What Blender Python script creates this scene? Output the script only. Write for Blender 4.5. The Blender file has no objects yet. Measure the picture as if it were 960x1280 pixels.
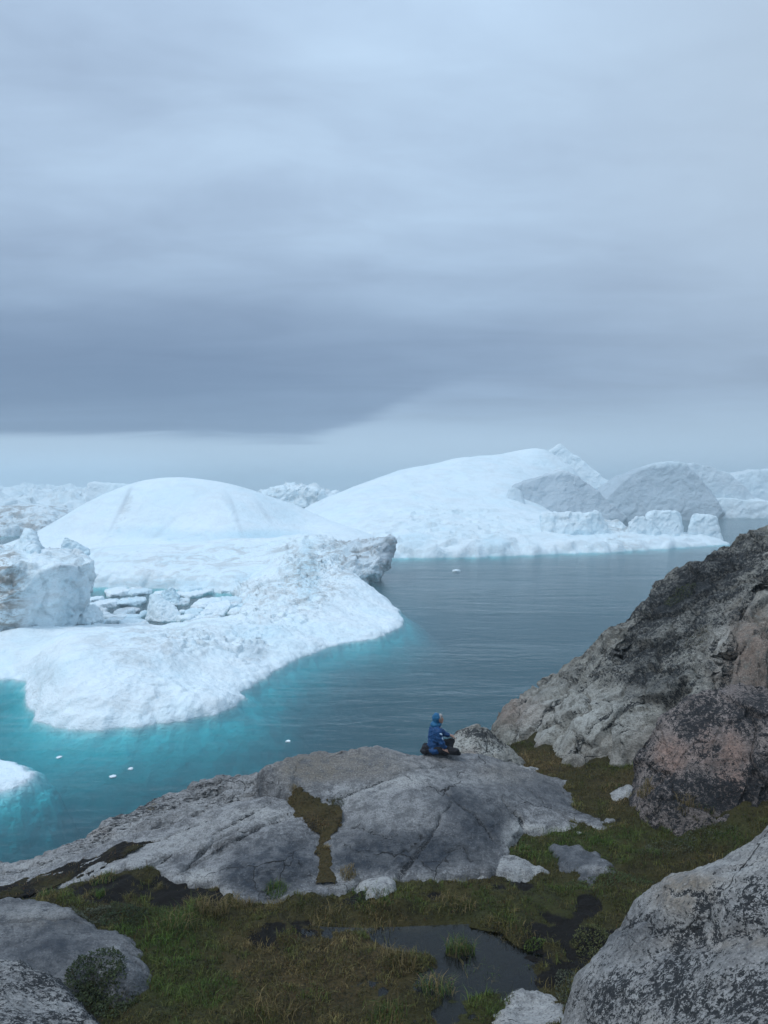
import bpy, bmesh, math, random
import numpy as np
from mathutils import Vector

# ------------------------------------------------------------------ camera, sky, sun, exposure
sc = bpy.context.scene
COL = sc.collection
F, HOR, CAMZ = 960.0, 606.0, 30.0
PITCH = math.atan((640 - HOR) / F)
CP, SP = math.cos(PITCH), math.sin(PITCH)
CAM = np.array([0.0, 0.0, CAMZ])
cd = bpy.data.cameras.new('camera'); cam = bpy.data.objects.new('camera', cd); COL.objects.link(cam)
cam.location = CAM; cam.rotation_euler = (math.pi / 2 - PITCH, 0, 0)
cd.sensor_fit = 'VERTICAL'; cd.sensor_height = 36; cd.lens = 36 * F / 1280
cd.clip_start = 0.1; cd.clip_end = 30000
sc.camera = cam
sc.view_settings.view_transform = 'Standard'; sc.view_settings.look = 'None'
sc.view_settings.gamma = 1; sc.view_settings.exposure = 0.12
sc.cycles.use_denoising = True
try: sc.cycles.denoiser = 'OPENIMAGEDENOISE'
except Exception: pass
sc.cycles.max_bounces = 6; sc.cycles.diffuse_bounces = 3; sc.cycles.glossy_bounces = 3
sc.cycles.transparent_max_bounces = 8; sc.cycles.volume_bounces = 1
sc.cycles.caustics_reflective = False; sc.cycles.caustics_refractive = False

SUN_AZ, SUN_EL = math.radians(-118), math.radians(52)     # azimuth from +Y towards +X
sl = bpy.data.lights.new('sun', 'SUN'); sl.energy = 1.25; sl.angle = math.radians(25); sl.color = (1.0, 0.985, 0.96)
sun = bpy.data.objects.new('sun', sl); COL.objects.link(sun)
sd_ = Vector((math.sin(SUN_AZ) * math.cos(SUN_EL), math.cos(SUN_AZ) * math.cos(SUN_EL), math.sin(SUN_EL)))
sun.rotation_euler = sd_.to_track_quat('Z', 'Y').to_euler(); sun.location = (-20, -10, 60)


class NT:
    """tiny node-tree helper"""
    def __init__(s, nt):
        s.t = nt; nt.nodes.clear()
    def n(s, typ, ins=None, **kw):
        x = s.t.nodes.new(typ)
        for k, v in kw.items(): setattr(x, k, v)
        for k, v in (ins or {}).items():
            if v is None: continue
            if isinstance(v, bpy.types.NodeSocket): s.t.links.new(v, x.inputs[k])
            else: x.inputs[k].default_value = v
        return x
    def m(s, op, a, b=None, c=None, clamp=False):
        d = {0: a}
        if b is not None: d[1] = b
        if c is not None: d[2] = c
        return s.n('ShaderNodeMath', d, operation=op, use_clamp=clamp).outputs[0]
    def ss(s, x, a, b, lo=0.0, hi=1.0):
        return s.n('ShaderNodeMapRange', {0: x, 1: a, 2: b, 3: lo, 4: hi}, interpolation_type='SMOOTHSTEP').outputs[0]
    def lin(s, x, a, b, lo=0.0, hi=1.0):
        return s.n('ShaderNodeMapRange', {0: x, 1: a, 2: b, 3: lo, 4: hi}).outputs[0]
    def mix(s, f, a, b, mode='MIX'):
        x = s.n('ShaderNodeMix', data_type='RGBA', blend_type=mode)
        for i, v in ((0, f), (6, a), (7, b)):
            if isinstance(v, bpy.types.NodeSocket): s.t.links.new(v, x.inputs[i])
            else: x.inputs[i].default_value = (v + (1,)) if isinstance(v, tuple) and len(v) == 3 else v
        return x.outputs[2]
    def noise(s, vec, scale, detail=4, rough=0.55, dist=0.0):
        return s.n('ShaderNodeTexNoise', {'Vector': vec, 'Scale': scale, 'Detail': detail, 'Roughness': rough, 'Distortion': dist}).outputs[0]
    def vscale(s, vec, sx, sy, sz, rot=0.0):
        x = s.n('ShaderNodeMapping', {'Vector': vec}); x.inputs['Scale'].default_value = (sx, sy, sz); x.inputs['Rotation'].default_value = (0, 0, rot)
        return x.outputs[0]


world = bpy.data.worlds.new('World'); sc.world = world; world.use_nodes = True
w = NT(world.node_tree)
sky = w.n('ShaderNodeTexSky', sky_type='NISHITA', sun_disc=False, sun_elevation=SUN_EL, sun_rotation=SUN_AZ)
gen = w.n('ShaderNodeTexCoord').outputs['Generated']
sep = w.n('ShaderNodeSeparateXYZ', {0: gen})
dx, dy, dz = sep.outputs
zc = w.m('MAXIMUM', dz, 0.0)
den = w.m('ADD', zc, 0.10)
pv = w.n('ShaderNodeCombineXYZ', {0: w.m('DIVIDE', dx, den), 1: w.m('DIVIDE', dy, den), 2: 0.0}).outputs[0]
n1 = w.noise(w.vscale(pv, 0.8, 0.8, 1), 0.55, 5, 0.5, 0.4)
n2 = w.noise(w.vscale(pv, 0.55, 1.5, 1, 0.25), 0.9, 7, 0.55, 0.6)
n3 = w.noise(w.vscale(pv, 0.8, 1.3, 1, 0.5), 2.4, 6, 0.55, 0.5)
# cloud tone by elevation: brightening upwards as an overcast sky does
el1 = w.ss(zc, 0.08, 0.42)
c = w.mix(el1, (0.240, 0.330, 0.480), (0.450, 0.590, 0.770))
# soft large billows and streaks
var = w.m('ADD', w.m('MULTIPLY', w.m('SUBTRACT', n1, 0.5), 1.1), w.m('MULTIPLY', w.m('SUBTRACT', n2, 0.5), 0.55))
var = w.m('ADD', var, w.m('MULTIPLY', w.m('SUBTRACT', n3, 0.5), 0.42))
var = w.m('ADD', 1.0, var)
c = w.mix(1.0, c, w.n('ShaderNodeCombineColor', {0: var, 1: var, 2: w.m('POWER', var, 0.85)}).outputs[0], 'MULTIPLY')
# warmer thin cloud to the right
c = w.mix(w.m('MULTIPLY', w.ss(dx, 0.05, 0.55), w.ss(zc, 0.06, 0.4, 0.35, 0.8)), c, (0.455, 0.560, 0.685))
# dark bank low on the left with an uneven lower edge
azl = w.ss(dx, 0.50, -0.30)
lowe = w.m('ADD', w.ss(dx, -0.12, 0.14, 0.050, 0.125), w.m('MULTIPLY', w.m('SUBTRACT', n2, 0.5), 0.035))
up = w.ss(w.m('SUBTRACT', zc, lowe), 0.0, 0.02)
dn = w.ss(zc, 0.10, 0.30, 1.0, 0.0)
bank = w.m('MULTIPLY', w.m('MULTIPLY', up, dn), azl)
bank = w.m('MULTIPLY', bank, w.lin(n2, 0.3, 0.7, 1.0, 0.72), clamp=True)
c = w.mix(bank, c, (0.115, 0.175, 0.300))
# paler mist beneath the bank
c = w.mix(w.m('MULTIPLY', w.m('SUBTRACT', 1.0, up), w.ss(zc, 0.13, 0.03)), c, (0.43, 0.565, 0.715))
# the overcast goes on brightening to the zenith
zb = w.lin(zc, 0.45, 1.0, 1.0, 1.55)
c = w.mix(1.0, c, w.n('ShaderNodeCombineColor', {0: zb, 1: zb, 2: zb}).outputs[0], 'MULTIPLY')
c10 = w.mix(1.0, c, (10.0, 10.0, 10.0, 1.0), 'MULTIPLY')
final = w.mix(0.94, sky.outputs[0], c10)
bg = w.n('ShaderNodeBackground', {0: final, 1: 0.1})
out = w.n('ShaderNodeOutputWorld', {0: bg.outputs[0]})

# ------------------------------------------------------------------ numeric helpers
R_ = np.random.RandomState(7)
PERM = R_.permutation(256); PERM = np.concatenate([PERM, PERM, PERM])
GR = R_.normal(size=(256, 3)); GR /= np.linalg.norm(GR, axis=1)[:, None]

GR32 = [np.ascontiguousarray(GR[:, k], np.float32) for k in range(3)]
PERM32 = PERM.astype(np.int32)
def _pn(p):
    p = p.astype(np.float32); fl = np.floor(p); f = p - fl; i = fl.astype(np.int32) & 255
    u = f * f * f * (f * (f * 6 - 15) + 10)
    fx, fy, fz = f[:, 0], f[:, 1], f[:, 2]; ix, iy, iz = i[:, 0], i[:, 1], i[:, 2]
    res = np.zeros(len(p), np.float32)
    for a in (0, 1):
        wa = u[:, 0] if a else 1 - u[:, 0]
        pa = PERM32[ix + a] if a else PERM32[ix]
        for b in (0, 1):
            wb = wa * (u[:, 1] if b else 1 - u[:, 1])
            pb = PERM32[pa + iy + b]
            for c_ in (0, 1):
                h = PERM32[pb + iz + c_]
                d = GR32[0][h] * (fx - a) + GR32[1][h] * (fy - b) + GR32[2][h] * (fz - c_)
                res += wb * (u[:, 2] if c_ else 1 - u[:, 2]) * d
    return res * 1.5
def pnoise(p):
    if len(p) <= 24000: return _pn(p)
    return np.concatenate([_pn(p[k:k + 16000]) for k in range(0, len(p), 16000)])

def fbm(p, s, o=4, g=0.5, seed=0.0, ridge=False):
    p = p * s + seed * 17.31; a, t = 1.0, 0.0
    for _ in range(o):
        n = pnoise(p)
        t = t + a * ((0.5 - np.abs(n)) if ridge else n)
        p = p * 2.03 + 11.7; a *= g
    return t

def worley(p):
    """F1, F2, a random number per cell and a per-cell tilted-facet height"""
    if len(p) > 24000:
        r = [worley(p[k:k + 16000]) for k in range(0, len(p), 16000)]
        return tuple(np.concatenate(x) for x in zip(*r))
    i = np.floor(p).astype(np.int64)
    f1 = np.full(len(p), 9.0); f2 = f1.copy(); cid = np.zeros(len(p), np.int64); dv = np.zeros((len(p), 3))
    for a in (-1, 0, 1):
        for b in (-1, 0, 1):
            for c_ in (-1, 0, 1):
                q = i + np.array([a, b, c_])
                h = PERM[PERM[PERM[q[:, 0] & 255] + (q[:, 1] & 255)] + (q[:, 2] & 255)]
                e = p - (q + GR[h] * 0.45 + 0.5)
                d = np.sqrt((e * e).sum(1))
                near = d < f1
                f2 = np.where(near, f1, np.minimum(f2, d)); cid = np.where(near, h, cid); f1 = np.where(near, d, f1); dv[near] = e[near]
    return f1, f2, cid / 255.0, (GR[(cid + 91) & 255] * dv).sum(1)

def sstep(x, a, b):
    t = np.clip((x - a) / (b - a), 0, 1); return t * t * (3 - 2 * t)

def ray(u, v):
    r, d = (u - 480) / F, (v - 640) / F
    return np.array([r, CP - d * SP, -SP - d * CP])

def P(u, v, Y):
    d = ray(u, v); return CAM + d * (Y / d[1])

def PZ(u, v, z=0.0):
    d = ray(u, v); return CAM + d * ((z - CAMZ) / d[2])

def project(V):
    r = V - CAM
    dep = r[:, 1] * CP - r[:, 2] * SP
    dep = np.where(dep > 0.1, dep, 0.1)
    return 480 + F * r[:, 0] / dep, 640 - F * (r[:, 1] * SP + r[:, 2] * CP) / dep

def blobs(V, lst, base=0.0):
    """sum of soft elliptical patches, centres given as seen in the picture"""
    u, v = project(V); t = np.full(len(V), float(base))
    for b in lst:
        bu, bv, ru, rv, s = b[:5]; ang = math.radians(b[5]) if len(b) > 5 else 0
        du, dv = u - bu, v - bv
        a, c_ = du * math.cos(ang) + dv * math.sin(ang), -du * math.sin(ang) + dv * math.cos(ang)
        q = (a / ru) ** 2 + (c_ / rv) ** 2
        t = t + s * np.exp(-q * q)
    return t

def rbf(pts):
    pts = np.array(pts, float); c0 = pts[:, :2].mean(0); s0 = max(pts[:, :2].std(), 1e-3)
    q = (pts[:, :2] - c0) / s0; n = len(q)
    def ker(r2): return 0.5 * r2 * np.log(r2 + 1e-12)
    A = ker(((q[:, None] - q[None]) ** 2).sum(2)) + 2e-4 * np.eye(n)
    B = np.c_[np.ones(n), q]
    M = np.block([[A, B], [B.T, np.zeros((3, 3))]])
    sol = np.linalg.solve(M, np.r_[pts[:, 2], 0, 0, 0]); wt, af = sol[:n], sol[n:]
    def f(x, y):
        e = (np.c_[np.ravel(x), np.ravel(y)] - c0) / s0
        z = af[0] + e @ af[1:]
        for k in range(n): z = z + wt[k] * ker((e[:, 0] - q[k, 0]) ** 2 + (e[:, 1] - q[k, 1]) ** 2)
        return z.reshape(np.shape(x))
    return f

def sdf(x, y, poly):
    poly = np.asarray(poly, float)[:, :2]; d = np.full(np.shape(x), 1e18); ins = np.zeros(np.shape(x), bool)
    for a, b in zip(poly, np.roll(poly, -1, 0)):
        e = b - a; px, py = x - a[0], y - a[1]
        t = np.clip((px * e[0] + py * e[1]) / (e @ e + 1e-12), 0, 1)
        d = np.minimum(d, (px - t * e[0]) ** 2 + (py - t * e[1]) ** 2)
        cr = ((a[1] > y) != (b[1] > y)) & (x < (b[0] - a[0]) * (y - a[1]) / (b[1] - a[1] + 1e-12) + a[0])
        ins ^= cr
    d = np.sqrt(d); return np.where(ins, -d, d)

def polyline_dist(x, y, pl):
    d = np.full(np.shape(x), 1e18)
    for a, b in zip(pl[:-1], pl[1:]):
        e = b[:2] - a[:2]; px, py = x - a[0], y - a[1]
        t = np.clip((px * e[0] + py * e[1]) / (e @ e + 1e-12), 0, 1)
        d = np.minimum(d, (px - t * e[0]) ** 2 + (py - t * e[1]) ** 2)
    return np.sqrt(d)

def smooth_closed(pts, n=6):
    pts = np.asarray(pts, float)[:, :2]; o = []
    N = len(pts)
    for i in range(N):
        p0, p1, p2, p3 = pts[i - 1], pts[i], pts[(i + 1) % N], pts[(i + 2) % N]
        for k in range(n):
            t = k / n
            o.append(0.5 * (2 * p1 + (p2 - p0) * t + (2 * p0 - 5 * p1 + 4 * p2 - p3) * t * t + (3 * p1 - p0 - 3 * p2 + p3) * t ** 3))
    return np.array(o)

# ------------------------------------------------------------------ mesh and object helpers
def np_mesh(name, V, faces, smooth=True, attrs=None):
    me = bpy.data.meshes.new(name); V = np.ascontiguousarray(V, np.float32); faces = np.asarray(faces)
    k = faces.shape[1]; m = len(faces)
    me.vertices.add(len(V)); me.vertices.foreach_set('co', V.ravel())
    me.loops.add(k * m); me.loops.foreach_set('vertex_index', faces.ravel().astype(np.int32))
    me.polygons.add(m); me.polygons.foreach_set('loop_start', np.arange(0, k * m, k, dtype=np.int32))
    me.polygons.foreach_set('use_smooth', np.full(m, smooth, bool))
    me.update(calc_edges=True)
    for an, arr in (attrs or {}).items():
        a = me.attributes.new(an, 'FLOAT_COLOR', 'POINT')
        q = np.zeros((len(V), 4), np.float32); q[:, :arr.shape[1]] = np.clip(arr, 0, 1)
        if arr.shape[1] < 4: q[:, 3] = 1
        a.data.foreach_set('color', q.ravel())
    return me

def add(name, me, mat, parent=None, label=None, cat=None, group=None, kind=None, loc=(0, 0, 0)):
    o = bpy.data.objects.new(name, me); COL.objects.link(o); o.location = loc
    if mat is not None and me is not None:
        me.materials.clear(); me.materials.append(mat)
    if parent is not None: o.parent = parent
    if label: o['label'] = label
    if cat: o['category'] = cat
    if group: o['group'] = group
    if kind: o['kind'] = kind
    return o

def rebase(V):
    """move vertices so that the object's origin sits at its base"""
    b = np.array([(V[:, 0].min() + V[:, 0].max()) / 2, (V[:, 1].min() + V[:, 1].max()) / 2, V[:, 2].min()])
    return V - b, tuple(b)

def grid_faces(nx, ny, keep):
    i = np.arange(nx * ny).reshape(ny, nx)
    q = np.stack([i[:-1, :-1], i[:-1, 1:], i[1:, 1:], i[1:, :-1]], -1).reshape(-1, 4)
    return q[keep[q].any(1)]

def compact(V, faces, *arrs):
    used = np.zeros(len(V), bool); used[faces.ravel()] = True
    idx = np.cumsum(used) - 1
    return (V[used], idx[faces]) + tuple(a[used] for a in arrs)

def tri_normals(V, T):
    n = np.cross(V[T[:, 1]] - V[T[:, 0]], V[T[:, 2]] - V[T[:, 0]]); o = np.zeros_like(V)
    for k in range(3): np.add.at(o, T[:, k], n)
    return o / (np.linalg.norm(o, axis=1)[:, None] + 1e-12)

def remeshed(parts, voxel, smooth_it=0):
    """parts: list of (V, faces list); voxel-remeshed into one closed surface; returns V, T"""
    vs, fs, k = [], [], 0
    for V, fc in parts:
        vs += [tuple(map(float, p)) for p in V]; fs += [tuple(int(i) + k for i in f) for f in fc]; k += len(V)
    me = bpy.data.meshes.new('tmp'); me.from_pydata(vs, [], fs); o = bpy.data.objects.new('tmp', me); COL.objects.link(o)
    r = o.modifiers.new('r', 'REMESH'); r.mode = 'VOXEL'; r.voxel_size = voxel
    if smooth_it:
        s = o.modifiers.new('s', 'SMOOTH'); s.iterations = smooth_it; s.factor = 0.5
    dg = bpy.context.evaluated_depsgraph_get(); e = o.evaluated_get(dg); m2 = e.to_mesh(); m2.calc_loop_triangles()
    V = np.empty(len(m2.vertices) * 3, np.float32); m2.vertices.foreach_get('co', V)
    T = np.empty(len(m2.loop_triangles) * 3, np.int32); m2.loop_triangles.foreach_get('vertices', T)
    e.to_mesh_clear(); bpy.data.objects.remove(o); bpy.data.meshes.remove(me)
    return V.reshape(-1, 3).astype(float), T.reshape(-1, 3)

def hull(pts):
    bm = bmesh.new()
    for p in pts: bm.verts.new(p)
    r = bmesh.ops.convex_hull(bm, input=bm.verts)
    bmesh.ops.delete(bm, geom=[v for v in bm.verts if not v.link_faces], context='VERTS')
    bmesh.ops.recalc_face_normals(bm, faces=bm.faces); bm.verts.index_update()
    V = [tuple(v.co) for v in bm.verts]; fc = [[v.index for v in f.verts] for f in bm.faces]; bm.free()
    return V, fc

# ------------------------------------------------------------------ materials
def new_mat(name):
    m = bpy.data.materials.new(name); m.use_nodes = True; return m, NT(m.node_tree)

def mask_sockets(t, name='mask'):
    a = t.n('ShaderNodeAttribute', attribute_name=name)
    s = t.n('ShaderNodeSeparateColor', {0: a.outputs['Color']})
    b = t.n('ShaderNodeSeparateColor', {0: t.n('ShaderNodeAttribute', attribute_name='tone').outputs['Color']})
    return s.outputs[0], s.outputs[1], s.outputs[2], b.outputs[0]

def finish(t, col, rough, bumps, spec=0.3, **extra):
    nrm = None
    for h, strength, dist in bumps:
        b = t.n('ShaderNodeBump', {'Height': h, 'Strength': strength, 'Distance': dist, 'Normal': nrm}); nrm = b.outputs[0]
    p = t.n('ShaderNodeBsdfPrincipled', {'Base Color': col, 'Roughness': rough, 'Specular IOR Level': spec, 'Normal': nrm})
    for k, v in extra.items(): p.inputs[k.replace('_', ' ')].default_value = v
    t.n('ShaderNodeOutputMaterial', {0: p.outputs[0]}); return p

def ice_mat(name, white=(0.83, 0.922, 0.965), clear=(0.40, 0.66, 0.78), scale=1.0, bump=1.0):
    m, t = new_mat(name); g = t.n('ShaderNodeNewGeometry').outputs['Position']
    dirt, blue, grey, _ = mask_sockets(t)
    n_a = t.noise(g, 0.09 * scale, 5, 0.6, 0.5); n_b = t.noise(g, 0.55 * scale, 6, 0.62, 0.3); n_c = t.noise(t.vscale(g, 1, 1, 2.2), 1.9 * scale, 5, 0.6)
    n_d = t.noise(t.vscale(g, 0.6, 0.6, 1.6, 0.6), 0.22 * scale, 6, 0.65, 1.2)
    col = t.mix(t.ss(n_a, 0.35, 0.7), white, tuple(x * f for x, f in zip(white, (0.93, 0.985, 1.0))))
    col = t.mix(t.m('MULTIPLY', t.ss(n_b, 0.54, 0.72), t.m('ADD', 0.18, blue), clamp=True), col, clear)
    col = t.mix(t.m('MULTIPLY', blue, 0.75, clamp=True), col, clear)
    col = t.mix(t.m('MULTIPLY', t.ss(n_d, 0.46, 0.62), t.m('ADD', 0.10, t.m('MULTIPLY', dirt, 1.1)), clamp=True), col, (0.36, 0.345, 0.32))
    col = t.mix(t.m('MULTIPLY', t.ss(n_c, 0.5, 0.66), t.m('ADD', 0.05, t.m('MULTIPLY', dirt, 0.7)), clamp=True), col, (0.27, 0.255, 0.235))
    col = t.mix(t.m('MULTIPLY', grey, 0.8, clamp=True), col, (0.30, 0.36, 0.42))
    finish(t, col, 0.55, [(n_b, 0.55 * bump, 0.9 / scale), (n_c, 0.5 * bump, 0.3 / scale)], 0.25)
    return m

M_ICE = ice_mat('ice_near', scale=1.0)
M_ICE_MID = ice_mat('ice_mid', scale=0.55)
M_ICE_FAR = ice_mat('ice_far', scale=0.25, bump=0.9)

def rock_mat(name, c1, c2, stain, warm, lich=(0.018, 0.021, 0.025), lscale=22.0, stretch=None, pale=(0.50, 0.50, 0.485), rot=0.2, lthr=0.76, vein=0.4, spot=0.5, wl=0.35):
    m, t = new_mat(name); g = t.n('ShaderNodeNewGeometry').outputs['Position']
    L, S, W, PA = mask_sockets(t)
    big = t.noise(g, 0.9, 5, 0.6, 0.4); mid = t.noise(g, 5.0, 7, 0.66, 0.3); fine = t.noise(g, 34.0, 5, 0.66)
    gs = t.vscale(g, *(stretch or (1, 1, 1)), rot) if stretch else g
    lay = t.noise(t.vscale(g, 1.0, 6.0, 6.0, rot), 2.6, 7, 0.66, 0.5)
    gw_ = t.n('ShaderNodeVectorMath', {0: g, 1: t.n('ShaderNodeVectorMath', {0: t.n('ShaderNodeTexNoise', {'Vector': g, 'Scale': 1.1, 'Detail': 6.0}).outputs[1], 1: (0.5, 0.5, 0.5)}, operation='SUBTRACT').outputs[0]}, operation='ADD').outputs[0]
    vor = t.n('ShaderNodeTexVoronoi', {'Vector': gw_, 'Scale': vein}, feature='DISTANCE_TO_EDGE').outputs[0]
    crk = t.m('MULTIPLY', t.ss(vor, 0.006, 0.001), t.ss(big, 0.50, 0.60))
    col = t.mix(t.ss(big, 0.36, 0.64), c1, c2)
    col = t.mix(t.m('MULTIPLY', t.ss(mid, 0.56, 0.42), 0.7), col, tuple(x * 0.5 for x in c1))
    col = t.mix(t.m('MULTIPLY', W, t.ss(mid, 0.28, 0.55)), col, warm)
    col = t.mix(t.m('MULTIPLY', t.ss(lay, 0.48, 0.68), 0.6), col, tuple(x * 0.5 for x in c1))
    col = t.mix(t.m('MULTIPLY', S, t.ss(t.m('ADD', mid, t.m('MULTIPLY', lay, 0.5)), 0.55, 0.95, 1.0, 0.72), clamp=True), col, stain)
    col = t.mix(t.m('MULTIPLY', t.m('MULTIPLY', PA, t.ss(mid, 0.32, 0.5)), t.lin(S, 0.0, 1.0, 1.0, 0.1)), col, pale)
    ln = t.noise(gs, lscale, 6, 0.70, 0.5); lb = t.noise(gs, lscale * 0.2, 4, 0.6, 0.4)
    lh = t.noise(gs, lscale * 3.3, 4, 0.7)
    lv = t.m('ADD', t.m('ADD', t.m('MULTIPLY', ln, 0.5), t.m('MULTIPLY', lh, 0.33)), t.m('MULTIPLY', lb, 0.17))
    lv = t.m('MULTIPLY_ADD', t.m('SUBTRACT', lv, 0.5), 2.0, 0.5)
    thr = t.m('SUBTRACT', lthr, t.m('MULTIPLY', L, 0.33))
    lf = t.ss(t.m('SUBTRACT', lv, thr), -0.012, 0.03)
    col = t.mix(t.m('MULTIPLY', t.m('MULTIPLY', t.m('MULTIPLY', L, wl), t.lin(S, 0.0, 1.0, 1.0, 0.25)), t.ss(lb, 0.35, 0.6, 0.5, 1.0), clamp=True), col, pale)
    col = t.mix(t.m('MULTIPLY', t.m('MULTIPLY', t.ss(fine, 0.55, 0.68), spot), t.lin(S, 0.0, 1.0, 1.0, 0.3)), col, tuple(min(1, x * 1.55) for x in c2))
    col = t.mix(t.m('MULTIPLY', lf, 0.95), col, lich)
    col = t.mix(t.m('MULTIPLY', t.ss(fine, 0.48, 0.36), 0.65), col, tuple(x * 0.35 for x in c1))
    col = t.mix(crk, col, (0.02, 0.02, 0.02))
    finish(t, col, 0.85, [(mid, 0.8, 0.09), (lay, 0.8, 0.06), (ln, 0.6, 0.03), (fine, 0.7, 0.018), (t.ss(vor, 0.0, 0.008), 0.5, 0.02)], 0.2)
    return m

M_SLAB = rock_mat('slab_rock', (0.22, 0.225, 0.235), (0.37, 0.375, 0.38), (0.036, 0.046, 0.062), (0.23, 0.205, 0.17), lscale=34)
M_LEDGE = rock_mat('ledge_rock', (0.23, 0.235, 0.245), (0.39, 0.395, 0.40), (0.036, 0.046, 0.062), (0.22, 0.18, 0.15), lscale=18, stretch=(0.35, 1.6, 1.6), rot=-0.23)
M_HILL = rock_mat('hill_rock', (0.23, 0.228, 0.20), (0.38, 0.375, 0.33), (0.035, 0.038, 0.042), (0.25, 0.165, 0.125), lscale=15, pale=(0.46, 0.465, 0.435), wl=0.2)
M_BULGE = rock_mat('bulge_rock', (0.19, 0.165, 0.155), (0.30, 0.26, 0.24), (0.035, 0.038, 0.042), (0.36, 0.235, 0.185), lscale=15, wl=0.15, pale=(0.42, 0.39, 0.37))
M_BOULDER = rock_mat('boulder_rock', (0.24, 0.24, 0.242), (0.40, 0.395, 0.38), (0.06, 0.07, 0.085), (0.31, 0.25, 0.18), lscale=17, stretch=(0.7, 1.3, 1.4), rot=-0.5, spot=0.5, wl=0.7, pale=(0.50, 0.50, 0.49))

# ------------------------------------------------------------------ land patches
LAND = []        # (x0, y0, res, Z grid, valid grid) for looking up the ground height
def sample_land(x, y, only=None):
    best = np.full(np.shape(x), -1e9)
    for (x0, y0, r, Z, ok, nm) in LAND:
        if only and nm not in only: continue
        fx, fy = (x - x0) / r, (y - y0) / r
        i, j = np.floor(fx).astype(int), np.floor(fy).astype(int)
        ny, nx = Z.shape
        inb = (i >= 0) & (j >= 0) & (i < nx - 1) & (j < ny - 1)
        i2, j2 = np.clip(i, 0, nx - 2), np.clip(j, 0, ny - 2)
        a, b = fx - i2, fy - j2
        z = Z[j2, i2] * (1 - a) * (1 - b) + Z[j2, i2 + 1] * a * (1 - b) + Z[j2 + 1, i2] * (1 - a) * b + Z[j2 + 1, i2 + 1] * a * b
        best = np.maximum(best, np.where(inb & ok[j2, i2], z, -1e9))
    return best

def on_land(u, v, y0=4.0, y1=40.0, only=None):
    """the point where the sight line through a picture point meets the built land"""
    Y = np.linspace(y0, y1, 2400); d = ray(u, v)
    pts = CAM + d[None] * (Y / d[1])[:, None]
    z = sample_land(pts[:, 0], pts[:, 1], only)
    hit = np.nonzero(z >= pts[:, 2])[0]
    k = hit[0] if len(hit) else len(Y) - 1
    return np.array([pts[k, 0], pts[k, 1], max(z[k], pts[k, 2] - 0.3)])

def to_world(pts):
    return np.array([P(*p) if len(p) == 3 else np.array(p[1:4], float) for p in pts])

def surf_hit(f, u, v, y0=4.0, y1=30.0):
    Y = np.linspace(y0, y1, 3000); d = ray(u, v); pts = CAM + d[None] * (Y / d[1])[:, None]
    z = f(pts[:, 0], pts[:, 1]); h = np.nonzero(z >= pts[:, 2])[0]
    return pts[h[0]] if len(h) else pts[-1]

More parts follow.
